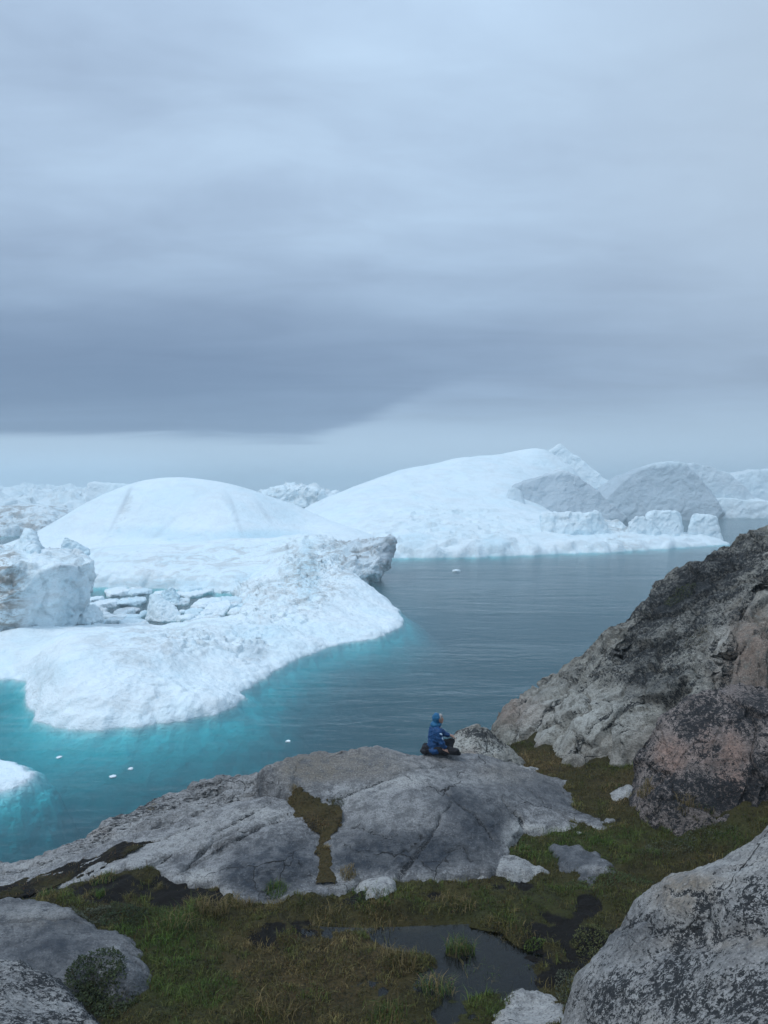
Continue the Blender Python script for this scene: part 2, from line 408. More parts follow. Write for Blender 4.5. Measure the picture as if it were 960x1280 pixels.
def rock(name, label, poly, inner, res, mat, rough, cracks=(), masks=None, slope=1.6, rnd=0.25, margin=0.7, jag=0.03, cat='rock', kind=None, group=None, steps=()):
    pw, iw = to_world(poly), to_world(inner) if len(inner) else np.zeros((0, 3))
    f = rbf(np.vstack([pw, iw]))
    x0, x1 = pw[:, 0].min() - margin, pw[:, 0].max() + margin; y0, y1 = pw[:, 1].min() - margin, pw[:, 1].max() + margin
    xs, ys = np.arange(x0, x1, res), np.arange(y0, y1, res); X, Y = np.meshgrid(xs, ys)
    G3 = np.c_[X.ravel(), Y.ravel(), np.zeros(X.size)]
    sd = sdf(X, Y, pw) + (fbm(G3, 1.6, 4, seed=2) * jag * 4 + fbm(G3, 9.0, 3, seed=5) * jag).reshape(X.shape)
    t = np.maximum(sd, 0)
    Z = f(X, Y)
    zc_ = f(pw[:, 0], pw[:, 1]); Z = np.minimum(Z, max(zc_.max(), iw[:, 2].max() if len(iw) else -9) + 0.4)
    Z = Z - np.where(t < rnd, slope * t * t / (2 * rnd), slope * (t - rnd / 2))
    for pl, hgt, wd in steps:      # ledges: the ground beyond the line stands higher
        q = np.array([surf_hit(f, *p) for p in pl]); dl = polyline_dist(X, Y, q)
        a, b = q[0], q[-1]; side = (b[0] - a[0]) * (Y - a[1]) - (b[1] - a[1]) * (X - a[0])
        Z = Z + np.where(side > 0, hgt, 0) * np.exp(-(dl / wd) ** 2) * sstep(dl, 0, 0.05)
    dark = np.zeros(X.shape)
    if cracks:
        wob = fbm(G3, 2.4, 4, seed=9).reshape(X.shape) * 0.10 + fbm(G3, 11.0, 3, seed=4).reshape(X.shape) * 0.03
        wvar = 0.55 + 0.9 * sstep(fbm(G3, 1.7, 3, seed=6).reshape(X.shape), -0.35, 0.4)
    for cr in cracks:
        pl, wd, dp = cr
        q = np.array([surf_hit(f, *p) for p in pl])
        d = np.abs(polyline_dist(X + wob, Y + wob * 0.7, q))
        wv = wd * wvar
        Z = Z - dp * np.exp(-(d / wv) ** 2); dark = np.maximum(dark, np.exp(-(d / (wv * 0.9)) ** 2))
    gy, gx = np.gradient(Z, res); nrm = np.stack([-gx, -gy, np.ones_like(gx)], -1).reshape(-1, 3); nrm /= np.linalg.norm(nrm, axis=1)[:, None]
    V = np.c_[X.ravel(), Y.ravel(), Z.ravel()]
    disp = rough(V)
    V = V + nrm * disp[:, None]
    LAND.append((xs[0], ys[0], res, V[:, 2].reshape(X.shape), sd < margin, name))
    keep = (sd < margin * 0.98).ravel()
    fc = grid_faces(len(xs), len(ys), keep)
    fc = fc[keep[fc].all(1)]
    mk = np.zeros((len(V), 4)); masks = masks or {}
    for k, nm in enumerate(('lichen', 'stain', 'warm', 'pale')):
        if nm in masks:
            b, lst = masks[nm]; mk[:, k] = blobs(V, lst, b)
    vn = fbm(V, 1.3, 4, seed=3); mk[:, 0] += vn * 0.35 * (mk[:, 0] > 0.02); mk[:, 1] += vn * 0.3 * (mk[:, 1] > 0.05)
    mk[:, 0] = np.maximum(mk[:, 0], dark.ravel() * 1.0)  # carved cracks are darkened through the lichen channel
    crs = getattr(rough, 'crease', None)
    if crs is not None: mk[:, 0] = np.maximum(mk[:, 0], crs * (0.55 + 0.6 * sstep(vn, -0.2, 0.3)))  # joint creases darken through the same channel
    V, fc, mk = compact(V, fc, mk)
    V, loc = rebase(V)
    me = np_mesh(name, V, fc, True, {'mask': mk[:, :3], 'tone': mk[:, [3, 3, 3]]})
    return add(name, me, mat, None, label, None if kind == 'structure' else cat, group, kind, loc), f

def slab_rough(a=0.035, stretch=(1, 1, 1), s=1.0, joint=0.0, jscale=0.6, seed=0.0, rot=0.0):
    ca, sa = math.cos(rot), math.sin(rot)
    def f(V):
        f.crease = np.zeros(len(V))
        q = np.c_[V[:, 0] * ca - V[:, 1] * sa, V[:, 0] * sa + V[:, 1] * ca, V[:, 2]] * np.array(stretch)
        d = fbm(q, 0.9 * s, 6, 0.52, seed) * a * 2.2 + fbm(q, 5 * s, 4, 0.5, seed + 3, True) * a * 0.45
        if joint:
            wq = q * jscale + 0.28 * np.c_[fbm(q, 1.1, 3, seed=seed + 1), fbm(q, 1.1, 3, seed=seed + 2), fbm(q, 1.1, 3, seed=seed + 4)]
            f1, f2, cid, tlt = worley(wq)
            e = f2 - f1
            d = d + joint * ((cid - 0.5) * 0.9 + tlt * 1.1) - joint * 0.5 * np.exp(-(e / 0.035) ** 2); f.crease = np.exp(-(e / 0.03) ** 2)
        return d
    return f

# the ground: bog hollow, the slope up to the viewer and the fall to the sea
gp = [(480, 1280, 9.4), (300, 1280, 9.3), (150, 1280, 9.3), (640, 1280, 9.5), (200, 1200, 10.6), (480, 1200, 10.7), (640, 1200, 10.7), (760, 1180, 11.0),
      (150, 1130, 12.0), (300, 1130, 12.15), (480, 1120, 12.35), (600, 1120, 12.35), (720, 1110, 12.5), (850, 1100, 12.5), (60, 1110, 13.1), (160, 1095, 13.0), (250, 1098, 12.95),
      (-80, 1125, 13.1), (640, 1080, 13.3), (720, 1060, 13.7), (830, 1050, 13.75), (960, 1035, 13.1), (1060, 1030, 12.8), (770, 1010, 15.0), (830, 1000, 14.6), (760, 980, 15.9), (700, 985, 16.3),
      (660, 955, 17.6), (640, 945, 18.0), (590, 938, 17.9), (400, 1060, 14.0), (500, 1000, 15.2), (250, 1050, 14.9), (100, 1095, 14.4), (0, 1115, 14.2), (410, 960, 16.3), (200, 1030, 15.8), (0, 1100, 15.2), (540, 960, 16.9)]
gw = [P(*p) for p in gp]
gw[30][2] -= 0.35; gw[31][2] -= 0.5; gw[32][2] -= 0.3; gw[35][2] -= 0.5; gw[38][2] -= 0.4; gw[36][2] -= .3; gw[37][2] -= .3
gw += [np.array(p, float) for p in ((0, 0, 28.35), (-3, 0, 28.3), (3, 0, 28.4), (0, -4, 29), (-6, -4, 28.6), (7, -4, 29.4), (0, 3, 27.6), (-3, 3, 27.3), (3.5, 3, 27.2), (0, 6, 25.4), (-4, 6, 25.2), (3, 6.5, 25.0), (-7, 6, 24.6), (7, 7, 25.6), (-9, 10, 23.2), (-10, 14, 21.8), (9, 12, 24.8), (10, 17, 25.0), (-12, 3, 26))]
fg = rbf(gw)
GX0, GX1, GY0, GY1, GR_ = -14.0, 14.0, -5.0, 40.0, 0.05
xs = np.arange(GX0, GX1, GR_); ys = np.r_[np.arange(GY0, 22.0, GR_)]
X, Y = np.meshgrid(xs, ys); G3 = np.c_[X.ravel(), Y.ravel(), np.zeros(X.size)]
Z = fg(X, Y)
crest = 16.9 + 0.05 * X + np.where(X > 1.5, (X - 1.5) * 0.9, 0)
Z = Z - np.maximum(Y - crest, 0) * 0.9 - np.maximum(Y - crest - 2, 0) * 1.0
Z = Z - 1.2 * sstep(Y, 15.8, 16.8) * (1 - sstep(X, 2.1, 2.9))
Z = np.where(X < 2.2, np.minimum(Z, 23.85 - 0.5 * np.maximum(Y - 16, 0) + np.where(Y < 15.5, 9, 0)), Z)
V0 = np.c_[X.ravel(), Y.ravel(), Z.ravel()]
hum = fbm(G3, 1.1, 4, seed=1) * 0.10 + fbm(G3, 4.2, 4, seed=2) * 0.045 + np.abs(fbm(G3, 2.3, 3, seed=6)) * 0.07
V0[:, 2] += hum
pud = np.clip(blobs(V0, [(520, 1162, 62, 26, 1.0), (612, 1195, 60, 40, 1.0, 15), (570, 1225, 34, 26, 0.8), (585, 1180, 40, 26, 0.9), (570, 1262, 30, 14, 0.6), (430, 1148, 50, 12, 0.55)]), 0, 1)
isl = np.clip(blobs(V0, [(578, 1182, 24, 14, 1.0)]), 0, 1)
nearb = (V0[:, 1] < 13.2).astype(float); pud = pud * nearb; isl = isl * nearb
pq = [P(u, v, y) for u, v, y in ((520, 1162, 11.4), (612, 1195, 10.8), (570, 1225, 10.3))]
PUD_Z = float(np.mean(fg(np.array([p[0] for p in pq]), np.array([p[1] for p in pq])))) - 0.05
V0[:, 2] = V0[:, 2] * (1 - pud) + pud * (PUD_Z - 0.10 + hum * 0.75) + isl * 0.11
peat = np.clip(blobs(V0, [(180, 1112, 80, 20, 1.0), (250, 1118, 50, 18, .8), (130, 1112, 40, 16, .9), (60, 1105, 70, 9, 0.9, -18), (120, 1082, 90, 7, 0.9, -17), (380, 1160, 50, 12, 0.75), (340, 1170, 30, 16, .6), (450, 1120, 30, 10, .8), (710, 1175, 60, 45, 0.95), (670, 1215, 40, 22, .8), (735, 1130, 16, 14, .9), (560, 1120, 60, 8, 0.35), (670, 1022, 30, 7, .9), (640, 1040, 12, 18, .7), (760, 1022, 26, 6, .6), (400, 1016, 20, 14, .8), (640, 1105, 30, 8, .7)]), 0, 1)
peat = np.clip(peat + peat * 1.6 * fbm(G3, 3.0, 4, seed=12), 0, 1)
V0[:, 2] -= peat * 0.05
LAND.append((xs[0], ys[0], GR_, V0[:, 2].reshape(X.shape), np.ones(X.shape, bool), 'ground'))
dryv = np.clip(blobs(V0, [(330, 1210, 140, 60, .6), (560, 1110, 90, 16, .7), (400, 1015, 40, 26, .8), (670, 955, 50, 18, .9), (790, 985, 60, 22, .6), (480, 1190, 60, 50, .5), (350, 1250, 150, 40, .3)], 0.15), 0, 1)
grnv = np.clip(blobs(V0, [(700, 1060, 90, 26, .7), (210, 1190, 70, 60, .6), (450, 1108, 110, 12, .6), (650, 1130, 130, 30, .5), (860, 1040, 110, 18, .5), (600, 1255, 60, 26, .6), (240, 1250, 80, 40, .5)], 0.1), 0, 1)
fc = grid_faces(len(xs), len(ys), np.ones(X.size, bool))

mg, t = new_mat('bog_ground'); g = t.n('ShaderNodeNewGeometry').outputs['Position']
pe, dr, gn, _ = mask_sockets(t)
a = t.noise(g, 2.6, 6, 0.65, 0.4); b = t.noise(g, 22, 5, 0.65); e = t.noise(g, 90, 3, 0.6)
col = t.mix(t.ss(a, 0.35, 0.65), (0.024, 0.022, 0.010), (0.050, 0.045, 0.016))
col = t.mix(t.m('MULTIPLY', dr, t.ss(b, 0.3, 0.7)), col, (0.095, 0.060, 0.030))
col = t.mix(t.m('MULTIPLY', gn, t.ss(b, 0.25, 0.65)), col, (0.040, 0.055, 0.014))
col = t.mix(t.ss(e, 0.55, 0.7), col, (0.085, 0.08, 0.034)); col = t.mix(t.ss(b, 0.46, 0.32), col, (0.016, 0.014, 0.009))
col = t.mix(t.ss(t.m('ADD', pe, t.m('MULTIPLY', t.m('SUBTRACT', a, 0.5), 0.8)), 0.35, 0.6), col, (0.013, 0.0115, 0.0105))
finish(t, col, 0.9, [(b, 0.9, 0.05), (e, 0.7, 0.015)], 0.15)
add('ground', np_mesh('ground', V0, fc, True, {'mask': np.c_[peat, dryv, grnv]}), mg, kind='structure')
PEATG, PUDG = peat.reshape(X.shape), pud.reshape(X.shape)
# the shore below the rocks falls on to the sea floor
shore_x = np.linspace(-70, 70, 120); shore_t = np.linspace(0, 1, 60)
SX, ST = np.meshgrid(shore_x, shore_t)
zend = np.interp(np.clip(SX, GX0, GX1 - GR_), xs, V0[:, 2].reshape(X.shape)[-1])
SY = 21.9 + ST * 26 + 2.0 * np.sin(SX * 0.23) * ST; SZ = (zend - 0.02) * (1 - ST) + (-9) * ST
SV = np.c_[SX.ravel(), SY.ravel(), SZ.ravel()]; SV[:, 2] += fbm(SV, 0.3, 5, seed=4) * 1.6 * ST.ravel()
me = np_mesh('shore', SV, grid_faces(120, 60, np.ones(7200, bool)), True, {'mask': np.tile([0.4, 0.2, 0.2], (7200, 1))})
add('shore', me, M_HILL, kind='structure')

# shallow bog water
pm, t = new_mat('bog_water'); g = t.n('ShaderNodeNewGeometry').outputs['Position']
nn = t.noise(g, 14, 3, 0.5)
bp = t.n('ShaderNodeBump', {'Height': nn, 'Strength': 0.12, 'Distance': 0.01})
fr = t.n('ShaderNodeFresnel', {'IOR': 1.33, 'Normal': bp.outputs[0]})
tr = t.n('ShaderNodeBsdfTransparent', {0: (0.32, 0.33, 0.32, 1)}); gl = t.n('ShaderNodeBsdfGlossy', {'Color': (1, 1, 1, 1), 'Roughness': 0.04, 'Normal': bp.outputs[0]})
mx = t.n('ShaderNodeMixShader', {0: fr.outputs[0], 1: tr.outputs[0], 2: gl.outputs[0]}); t.n('ShaderNodeOutputMaterial', {0: mx.outputs[0]})
px0, py0 = 3.2, 11.1
pl = [P(455, 1135, 11.6)[:2], P(720, 1135, 11.6)[:2], P(745, 1250, 9.9)[:2], P(520, 1276, 9.4)[:2], P(400, 1170, 11.0)[:2], P(380, 1140, 11.6)[:2]]
pl = smooth_closed(pl, 5)
pv_ = np.r_[np.c_[pl, np.full(len(pl), PUD_Z)], [[pl[:, 0].mean(), pl[:, 1].mean(), PUD_Z]]]
pt = [((i + 1) % len(pl), i, len(pl)) for i in range(len(pl))]
add('puddle', np_mesh('puddle', pv_, pt, True), pm, kind='structure')

# ---- rock outcrops
A_poly = [(330, 962, 15.2), (365, 948, 15.6), (400, 940, 16.0), (450, 937, 16.2), (500, 940, 16.3), (545, 942, 16.4), (600, 944, 16.7), (640, 955, 16.8), (690, 975, 16.5), (730, 978, 16.3), (790, 1000, 15.6), (822, 1019, 14.9),
          (780, 1028, 14.6), (735, 1042, 14.3), (690, 1032, 14.5), (652, 1030, 14.4), (636, 1060, 13.6), (615, 1085, 13.0), (560, 1096, 12.75), (500, 1100, 12.7), (450, 1097, 12.8), (412, 1108, 12.65), (410, 1050, 13.65), (425, 1022, 14.2), (390, 1000, 14.6), (365, 985, 14.9)]
A_in = [(480, 1040, 13.45), (480, 990, 14.6), (480, 962, 15.4), (560, 1040, 13.5), (560, 990, 14.7), (600, 1010, 14.3), (650, 990, 15.3), (720, 1008, 15.3), (430, 970, 15.2), (440, 1050, 13.35), (600, 965, 15.9), (690, 1000, 15.4)]
rock('rock_slab', 'broad grey whaleback rock slab that the seated person sits on', A_poly, A_in, 0.02, M_SLAB, slab_rough(0.045, seed=1, s=0.9),
     cracks=[([(415, 998), (450, 984), (485, 972), (532, 960)], 0.04, 0.07), ([(563, 1006), (540, 1044), (520, 1066), (504, 1088)], 0.035, 0.06), ([(630, 998), (656, 1034)], 0.03, 0.06), ([(547, 990), (590, 1020), (619, 1046)], 0.03, 0.05),
             ([(556, 1064), (575, 1060), (590, 1078)], 0.025, 0.04), ([(700, 990), (760, 1016)], 0.03, 0.05), ([(365, 960), (372, 985)], 0.03, 0.05), ([(532, 960), (560, 955), (600, 962)], 0.025, 0.03), ([(660, 985), (690, 1010), (738, 1036)], 0.03, 0.05), ([(440, 1030), (470, 1044), (500, 1040)], 0.02, 0.03)],
     masks={'lichen': (0.10, [(590, 1000, 60, 30, .25), (480, 1040, 90, 40, .15), (700, 985, 60, 14, .15)]), 'stain': (0.05, [(560, 1060, 70, 30, .55), (480, 1065, 85, 30, .75), (595, 1015, 60, 32, .8, 30), (700, 1000, 80, 20, .5, 15), (440, 1080, 40, 20, .5)]),
            'warm': (0.1, [(430, 955, 90, 22, .7), (380, 965, 40, 22, .5), (640, 965, 50, 16, .4)]), 'pale': (0.0, [(430, 1080, 28, 22, .5), (480, 985, 70, 10, .4, -15), (640, 1045, 14, 22, .9), (720, 1040, 60, 7, .9), (660, 1035, 20, 6, .8), (570, 975, 80, 8, .4)])}, margin=0.6, slope=3.0, rnd=0.10)
B_poly = [(352, 1004, 14.7), (400, 1040, 13.9), (404, 1075, 13.25), (404, 1110, 12.6), (370, 1122, 12.4), (330, 1132, 12.2), (288, 1120, 12.4), (262, 1100, 12.8), (240, 1096, 12.95), (210, 1096, 13.0), (170, 1088, 13.15), (150, 1084, 13.25), (108, 1096, 13.2), (72, 1114, 13.05), (0, 1125, 13.1), (-60, 1132, 13.1),
          (-60, 1118, 13.7), (0, 1102, 13.9), (60, 1085, 14.1), (110, 1066, 14.4), (170, 1045, 14.6), (250, 1018, 14.9), (300, 1000, 15.1)]
B_in = [(330, 1060, 13.3), (360, 1090, 12.75), (300, 1090, 12.8), (260, 1070, 13.4), (300, 1035, 14.0), (200, 1060, 13.9), (350, 1030, 14.05), (100, 1085, 13.6)]
rock('rock_slab', 'grey rock slab with a dark flat front face left of the grassy crack', B_poly, B_in, 0.02, M_LEDGE, slab_rough(0.045, (0.5, 1.5, 1.5), 1.3, seed=4, rot=-0.23),
     cracks=[([(173, 1090), (225, 1064), (271, 1042), (332, 1008)], 0.04, 0.07), ([(228, 1092), (267, 1055), (310, 1040), (352, 1024)], 0.04, 0.09), ([(100, 1090), (180, 1055), (260, 1024)], 0.03, 0.06), ([(250, 1068), (300, 1048), (365, 1022)], 0.03, 0.06)],
     masks={'lichen': (0.12, [(330, 1070, 60, 50, .10)]), 'stain': (0.0, [(345, 1078, 62, 44, 1.0), (310, 1100, 45, 25, .6), (235, 1078, 22, 14, .5)]), 'pale': (0.05, [(200, 1060, 120, 16, .35, -20), (250, 1095, 25, 10, .6), (280, 1118, 14, 8, .7), (330, 1020, 40, 10, .4)]), 'warm': (0.05, [])},
     steps=[([(228, 1092), (267, 1055), (352, 1024)], 0.08, 0.5)], slope=3.0, rnd=0.10)
C_poly = [(345, 968, 15.4), (300, 975, 15.7), (275, 971, 15.9), (245, 980, 16.0), (220, 990, 16.0), (185, 1003, 15.95), (150, 1018, 15.85), (115, 1038, 15.6), (85, 1054, 15.4), (40, 1072, 15.2), (0, 1084, 15.1), (-60, 1104, 14.9),
          (-60, 1120, 14.0), (0, 1106, 14.15), (60, 1090, 14.35), (110, 1072, 14.6), (170, 1050, 14.75), (250, 1024, 15.0), (310, 1002, 15.15), (350, 1000, 15.0), (372, 990, 14.95)]
C_in = [(280, 990, 15.5), (200, 1015, 15.45), (120, 1050, 15.1), (340, 985, 15.2)]
rock('rock_slab', 'long streaked ledge sloping down along the water edge', C_poly, C_in, 0.02, M_LEDGE, slab_rough(0.06, (0.4, 1.6, 1.6), 1.5, 0.05, 1.5, seed=8, rot=-0.25),
     cracks=[([(188, 1036), (245, 1014), (310, 988)], 0.04, 0.08), ([(130, 1040), (190, 1016), (262, 985)], 0.04, 0.08), ([(20, 1090), (100, 1058), (160, 1034)], 0.04, 0.07), ([(255, 990), (330, 978)], 0.03, 0.06)],
     masks={'lichen': (0.42, [(210, 1000, 70, 12, .4, -20), (120, 1042, 60, 9, .25, -25)]), 'stain': (0.05, []), 'warm': (0.1, [(125, 1040, 20, 8, .6)]), 'pale': (0.2, [(60, 1080, 60, 10, .3)])}, slope=2.6, rnd=0.12)
D_poly = [(-90, 1130, 11.6), (0, 1128, 11.6), (50, 1129, 11.6), (85, 1140, 11.4), (110, 1160, 11.05), (140, 1165, 10.95), (152, 1188, 10.6), (150, 1214, 10.15), (138, 1216, 10.15), (112, 1200, 10.4), (92, 1225, 9.95), (70, 1260, 9.35), (60, 1310, 8.6), (-90, 1310, 8.6)]
D_in = [(0, 1160, 10.95), (80, 1180, 10.65), (0, 1200, 10.25), (50, 1210, 10.1), (0, 1260, 9.3)]
rock('rock_outcrop', 'smooth blue-grey outcrop edged by a leafy mat beside the dark lichen hump', D_poly, D_in, 0.018, M_SLAB, slab_rough(0.035, seed=12), masks={'lichen': (0.1, [(40, 1215, 60, 20, .3)]), 'stain': (0.5, [(60, 1190, 80, 24, .3)]), 'pale': (0.1, [(40, 1140, 60, 10, .5), (145, 1200, 8, 18, .7)]), 'warm': (0.1, [(60, 1150, 60, 10, .5)])},
     cracks=[([(0, 1155), (60, 1148), (100, 1152)], 0.03, 0.05)], cat='rock outcrop')
E_poly = [(-90, 1200, 9.3), (0, 1207, 9.3), (50, 1222, 9.2), (80, 1245, 9.0), (100, 1262, 8.75), (118, 1285, 8.5), (130, 1320, 8.1), (-90, 1320, 7.6)]
E_in = [(0, 1250, 8.7), (50, 1270, 8.45), (0, 1290, 8.1)]
rock('boulder', 'low hump of rock crusted with black and white lichen next to the blue-grey outcrop', E_poly, E_in, 0.016, M_BOULDER, slab_rough(0.045, seed=15), masks={'lichen': (0.85, [(60, 1240, 40, 20, .1)]), 'stain': (0.35, [])}, cat='boulder')
# right-hand hill and its front bulge
H_poly = [(622, 908, 21.0), (626, 890, 21.4), (640, 880, 21.6), (662, 868, 21.6), (690, 846, 21.4), (720, 819, 21.2), (760, 789, 21.1), (785, 767, 21.1), (800, 752, 21.2), (818, 736, 21.4), (838, 718, 21.4), (862, 705, 21.3), (880, 699, 21.4), (905, 685, 21.6), (935, 668, 21.8), (960, 657, 22.0), (1010, 636, 22.3), (1110, 600, 22.6), (1200, 640, 20),
          (1200, 800, 16.5), (1100, 900, 15.6), (960, 900, 15.8), (880, 925, 15.8), (835, 945, 16.0), (812, 968, 16.15), (780, 976, 16.4), (740, 976, 16.8), (715, 976, 17.1), (692, 966, 17.7), (668, 946, 18.7), (645, 936, 19.4), (625, 918, 20.4)]
H_in = [(640, 900, 20.4), (660, 900, 19.6), (690, 930, 18.2), (720, 930, 17.5), (720, 880, 18.6), (760, 930, 16.9), (760, 880, 17.7), (760, 835, 19.2), (700, 870, 19.7), (800, 940, 16.5), (800, 890, 17.1), (800, 850, 18.1), (800, 800, 19.7), (840, 900, 16.5), (840, 860, 17.1), (840, 800, 18.9), (850, 750, 20.2),
        (900, 850, 16.3), (900, 800, 17.4), (900, 750, 18.8), (920, 710, 20.2), (960, 850, 15.9), (960, 790, 16.9), (960, 720, 18.7)]
def hill_rough():
    r1 = slab_rough(0.08, (1.15, 1.15, 0.42), 0.55, 0.18, 0.95, seed=21, rot=0.5); r2 = slab_rough(0.04, (1.5, 1.5, 0.55), 1.2, 0.06, 1.9, seed=25, rot=0.2)
    def f(V):
        d = r1(V) + r2(V) - 0.10; f.crease = np.maximum(r1.crease, r2.crease * 0.45); return d
    return f
rock('rocky_hill', 'steep lichen-blackened rock hill rising on the right of the fjord', H_poly, H_in, 0.028, M_HILL, hill_rough(),
     cracks=[([(708, 940), (735, 912), (775, 880), (830, 850), (880, 838)], 0.06, 0.12), ([(690, 905), (712, 870), (735, 850)], 0.04, 0.09), ([(665, 925), (680, 890), (700, 870)], 0.05, 0.12), ([(780, 930), (778, 900), (800, 880)], 0.04, 0.07), ([(865, 870), (868, 835), (900, 790)], 0.05, 0.14), ([(905, 860), (910, 800), (940, 740), (970, 700)], 0.06, 0.18), ([(740, 840), (770, 800), (800, 775)], 0.05, 0.10), ([(640, 930), (650, 900)], 0.05, 0.12)],
     masks={'lichen': (0.42, [(850, 770, 120, 50, .42, -38), (800, 850, 70, 40, .22), (880, 720, 110, 26, .45, -30), (820, 900, 60, 30, .25), (700, 910, 75, 55, -.40), (770, 915, 55, 55, -.36), (930, 840, 30, 40, -.20), (905, 790, 22, 30, -.2)]),
            'stain': (0.12, [(840, 780, 90, 34, .55, -38), (880, 715, 100, 22, .6, -32), (815, 855, 40, 26, .5), (700, 960, 30, 10, .4)]), 'warm': (0.08, [(940, 830, 50, 70, .75), (650, 890, 40, 20, .8), (665, 940, 20, 20, .5), (800, 930, 25, 30, .4), (740, 940, 40, 30, .3)]), 'pale': (0.05, [(700, 900, 60, 50, .6), (770, 910, 50, 50, .5), (900, 800, 16, 40, .5)])},
     kind='structure', slope=1.4, rnd=0.4, margin=2.0, jag=0.05)
I_poly = [(806, 968, 15.0), (812, 940, 15.2), (826, 910, 15.25), (850, 886, 15.3), (875, 870, 15.35), (905, 861, 15.45), (960, 856, 15.5), (1060, 850, 15.5), (1100, 1025, 13.2), (1000, 1024, 13.4), (940, 1022, 13.55), (890, 1018, 13.75), (852, 1006, 14.0), (822, 986, 14.4)]
I_in = [(850, 950, 14.45), (890, 900, 14.75), (890, 950, 14.15), (890, 985, 13.95), (950, 890, 14.75), (950, 950, 14.0), (950, 990, 13.7), (840, 980, 14.35)]
def bulge_rough():
    r1 = slab_rough(0.06, (1, 1, 0.7), 0.8, 0.10, 0.9, seed=31); 
    def f(V):
        d = r1(V) - 0.03; f.crease = r1.crease; return d
    return f
rock('rock_outcrop', 'pinkish bulge of rock mottled with black lichen at the foot of the hill', I_poly, I_in, 0.02, M_BULGE, bulge_rough(),
     cracks=[([(930, 1010), (950, 960), (970, 930)], 0.05, 0.12), ([(850, 990), (870, 950), (900, 930)], 0.03, 0.05)],
     masks={'lichen': (0.80, [(880, 890, 60, 26, .22), (870, 985, 60, 20, .25), (945, 990, 30, 40, .2), (940, 900, 40, 30, .15), (850, 945, 26, 26, -.2), (910, 960, 22, 40, -.2)]), 'stain': (0.15, [(880, 1000, 70, 12, .4), (950, 980, 16, 30, .5)]), 'warm': (0.12, [(840, 945, 24, 24, .8), (915, 960, 20, 50, .8), (880, 930, 14, 30, .5)])}, slope=1.8, rnd=0.2, margin=0.9, cat='rock outcrop')
# foreground boulder on the right
G_poly = [(1060, 990, 7.3), (1010, 1018, 7.3), (960, 1043, 7.3), (905, 1067, 7.4), (870, 1081, 7.5), (838, 1092, 7.6), (812, 1108, 7.7), (790, 1130, 7.8), (775, 1155, 7.85), (757, 1182, 7.8), (742, 1205, 7.7), (730, 1236, 7.5), (720, 1265, 7.3), (712, 1310, 7.0), (760, 1420, 6.0), (1060, 1420, 4.6)]
G_in = [(880, 1108, 7.05), (940, 1120, 6.6), (940, 1080, 6.95), (830, 1130, 7.25), (860, 1160, 6.95), (940, 1162, 6.45), (800, 1180, 7.2), (820, 1210, 6.85), (900, 1215, 6.2), (960, 1270, 5.55), (880, 1270, 6.0), (800, 1270, 6.5), (760, 1250, 6.95), (860, 1350, 5.4)]
rock('boulder', 'large rounded foreground boulder speckled with black lichen beside the bog', G_poly, G_in, 0.0125, M_BOULDER, slab_rough(0.035, seed=41, s=1.1),
     cracks=[([(775, 1152), (815, 1160), (860, 1158), (900, 1163), (990, 1160)], 0.06, 0.10), ([(870, 1102), (892, 1130), (905, 1158)], 0.035, 0.06), ([(890, 1088), (940, 1076), (990, 1072)], 0.025, 0.04), ([(800, 1135), (850, 1120), (868, 1098)], 0.03, 0.04)],
     masks={'lichen': (0.28, [(880, 1250, 180, 62, .50), (765, 1265, 40, 40, .2), (930, 1125, 60, 32, .42), (870, 1140, 20, 12, .4), (940, 1260, 60, 40, .1), (930, 1185, 70, 16, -.1)]), 'stain': (0.05, [(790, 1160, 36, 30, .5), (760, 1200, 20, 26, .4)]), 'warm': (0.12, [(860, 1118, 40, 26, .8), (900, 1175, 80, 12, .5), (870, 1098, 40, 10, .4)]), 'pale': (0.05, [(800, 1140, 20, 16, .6), (760, 1205, 30, 30, .5), (900, 1085, 60, 12, .4)])}, slope=2.4, rnd=0.3, margin=1.2, jag=0.02, cat='boulder')
# hummock of dark rock just beyond the person
J_poly = [(560, 940, 17.2), (572, 922, 17.6), (590, 914, 17.8), (606, 911, 17.9), (622, 917, 17.9), (636, 930, 17.9), (648, 945, 17.6), (625, 952, 17.0), (590, 950, 16.9)]
rock('rock_outcrop', 'small black-topped rock hummock just past the seated person', J_poly, [(600, 930, 17.3), (575, 935, 17.25)], 0.02, M_HILL, slab_rough(0.05, seed=44, joint=0.06, jscale=2.0), masks={'lichen': (0.45, [(605, 916, 30, 7, .6), (625, 930, 16, 12, .4)]), 'pale': (0.3, [(575, 930, 16, 10, .6), (610, 935, 20, 8, .5)]), 'warm': (0.2, [(590, 938, 14, 8, .6)])}, margin=0.5, jag=0.02, cat='rock outcrop')
